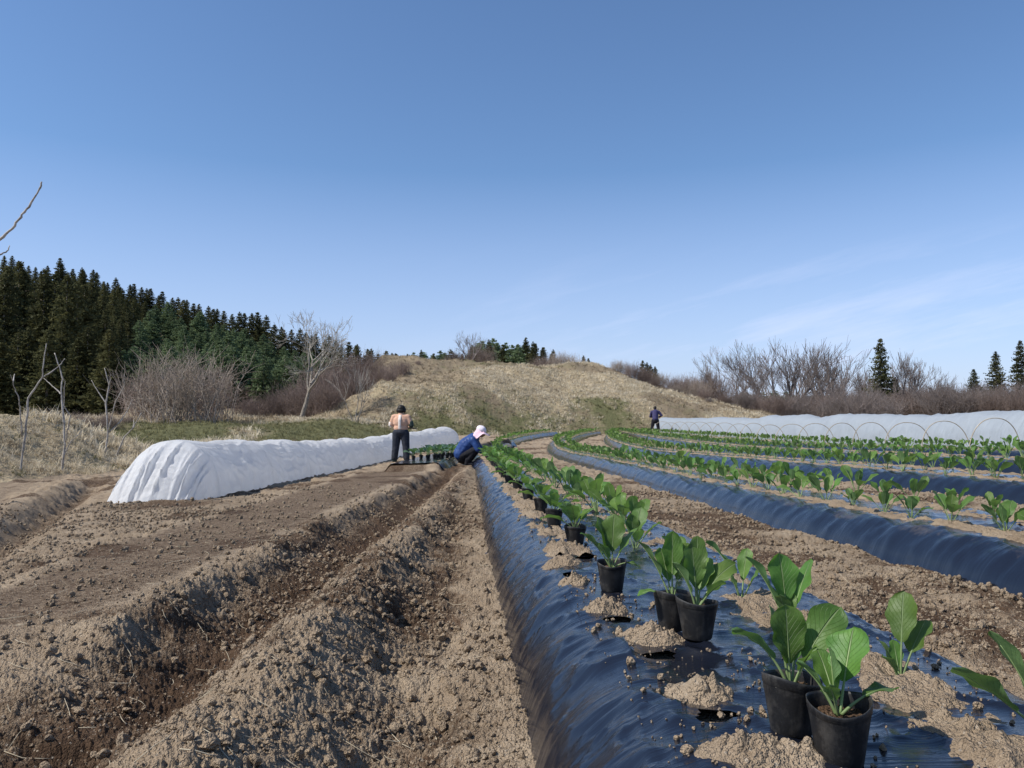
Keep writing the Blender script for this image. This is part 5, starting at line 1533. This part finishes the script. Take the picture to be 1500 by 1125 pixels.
def far_man():
    x, y = at(960, 636, 43.5).x, 43.5
    r = empty("person", (x, y, float(land(np.array([x]), np.array([y]))[0]) + .03), D(-12))
    tag(r, "distant person in navy jacket and black trousers, head bowed, at the far end", "person")
    caps = [((-.12, 0, .85), .07, (-.20, .05, .1), .05), ((.12, 0, .85), .07, (.19, -.02, .1), .05), ((0, 0, .88), .12, (0, .18, 1.28), .13), ((0, .2, 1.32), .06, (-.01, .29, 1.42), .055),
            ((-.2, .19, 1.28), .05, (-.27, .25, 1.03), .045), ((-.27, .25, 1.03), .04, (-.12, .45, 1.0), .032), ((.2, .19, 1.28), .05, (.34, .18, 1.08), .045), ((.34, .18, 1.08), .04, (.18, .42, 1.0), .032),
            ((-.20, .03, .05), .04, (-.22, .18, .04), .035), ((.19, -.04, .05), .04, (.22, .12, .04), .035)]
    hand(caps, (-.12, .45, 1.0), (.5, .8, -.2), (.8, -.5, 0)); hand(caps, (.18, .42, 1.0), (-.5, .8, -.2), (.8, .5, 0))
    remeshed("body", caps, M_SKIN, r, .012, head_caps((-.015, .34, 1.49), (0, .8, -.6), (0, .6, .8)))
    remeshed("hair", [], M_HAIR, r, .012, [((-.015, .315, 1.515), (.095, .105, .10), I3), ((-.015, .27, 1.47), (.088, .07, .07), I3)])
    remeshed("jacket", [((0, .0, .90), .17, (0, .17, 1.25), .185), ((-.17, .18, 1.28), .09, (.17, .18, 1.28), .09), ((-.2, .19, 1.28), .08, (-.275, .24, 1.03), .068), ((-.275, .24, 1.03), .066, (-.14, .43, 1.0), .05),
                        ((.2, .19, 1.28), .08, (.345, .175, 1.09), .07), ((.345, .175, 1.09), .066, (.20, .40, 1.0), .05)], M_PURPLE, r, .014)
    remeshed("trousers", [((0, 0, .86), .16, (0, 0, .80), .16), ((-.10, 0, .80), .12, (-.16, .04, .45), .095), ((-.16, .04, .45), .095, (-.205, .03, .11), .08), ((.10, 0, .80), .12, (.155, .02, .45), .095), ((.155, .02, .45), .095, (.195, -.03, .11), .08)], M_BLACKCLOTH, r, .014)
    for s in (-1, 1): remeshed("boot", [((s * .20, .0, .12), .07, (s * .20, .0, .06), .06), ((s * .20, .0, .055), .055, (s * .22, .15, .045), .045)], M_BOOT, r, .014)
far_man()
def croucher():
    # squats in the furrow, hands at the film's edge
    x, y = -1.08, 18.2
    z = hz(x + .12, y)
    r = empty("person", (x, y, z + .01), D(-4))
    r.scale = (.9, .95, .95)
    tag(r, "person crouching in blue rain jacket and pink sun hat beside the potted row", "person")
    caps = [((-.05, 0, .26), .14, (.08, 0, .5), .14), ((.08, 0, .5), .14, (.24, 0, .66), .11), ((.26, 0, .68), .055, (.36, 0, .74), .05)]
    hc = []
    for s in (-1, 1):
        caps += [((-.05, s * .1, .25), .09, (.30, s * .17, .40), .065), ((.30, s * .17, .40), .06, (.08, s * .14, .08), .045), ((.06, s * .14, .05), .04, (.24, s * .16, .04), .035),
                 ((.24, s * .17, .64), .05, (.36, s * .22, .40), .042), ((.36, s * .22, .40), .04, (.56, s * .10, .27), .032)]
        hand(caps, (.56, s * .10, .27), (1, -s * .25, -.5), (0, 1, 0))
        g = []; hand(g, (.555, s * .10, .272), (1, -s * .25, -.5), (0, 1, 0), .014); hc.append(g + [((.50, s * .135, .305), .042, (.56, s * .10, .27), .036)])
    remeshed("body", caps, M_SKIN, r, .011, head_caps((.42, 0, .80), (.85, 0, -.5), (.5, 0, .85)))
    for g in hc: remeshed("glove", g, M_GLOVE, r, .010)
    jk = [((-.10, 0, .30), .205, (.04, 0, .48), .225), ((.04, 0, .48), .225, (.20, 0, .63), .17), ((.20, -.15, .64), .095, (.20, .15, .64), .095), ((.24, 0, .68), .09, (.30, 0, .72), .07)]
    for s in (-1, 1): jk += [((.22, s * .18, .63), .09, (.35, s * .225, .41), .082), ((.35, s * .225, .41), .08, (.50, s * .135, .31), .055)]
    remeshed("jacket", jk, M_BLUE, r, .013)
    tr = [((-.06, 0, .20), .17, (.0, 0, .22), .17)]
    for s in (-1, 1): tr += [((-.05, s * .10, .24), .115, (.29, s * .17, .39), .095), ((.29, s * .17, .39), .09, (.09, s * .14, .13), .075)]
    remeshed("trousers", tr, M_BLACKCLOTH, r, .013)
    for s in (-1, 1): remeshed("boot", [((.08, s * .14, .16), .075, (.06, s * .14, .06), .06), ((.06, s * .14, .055), .055, (.26, s * .16, .045), .045)], M_BLACKCLOTH, r, .012)
    # hat: crown, forward brim and a cape over the neck
    h = bpy.data.objects.new("sun_hat", None)
    rot = R3('Y', 24)
    crown = remeshed("hat", [], M_PINKWHITE, r, .010, [(Vector((.415, 0, .875)), (.134, .122, .100), rot)])
    bm_ = MB(); na = 40; V = []
    c0 = Vector((.42, 0, .845)); ax = rot @ Vector((0, 0, 1)); fx = rot @ Vector((1, 0, 0)); fy = Vector((0, 1, 0))
    for ring in range(9):
        t = ring / 8
        for k in range(na):
            a = k / na * 6.2832; ca, sa = math.cos(a), math.sin(a)
            fr = sm(-.15, .45, ca)                     # brim in front, cape behind
            rb = .126 + (.125 * float(fr) + .060 * (1 - float(fr))) * t
            dz = -(.03 * float(fr) + .225 * (1 - float(fr)) * (t ** .9)) * (1 if fr < .99 else t)
            wob = .010 * math.sin(a * 7) * t
            V.append(tuple(c0 + fx * (ca * (rb + wob) * 1.0) + fy * (sa * (rb + wob)) + ax * dz))
    bm_.addq(V, grid_faces(9, na, True)); bo = bm_.build("brim", M_PINK, crown)
    md = bo.modifiers.new("t", 'SOLIDIFY'); md.thickness = .006
    bpy.data.objects.remove(h)
croucher()
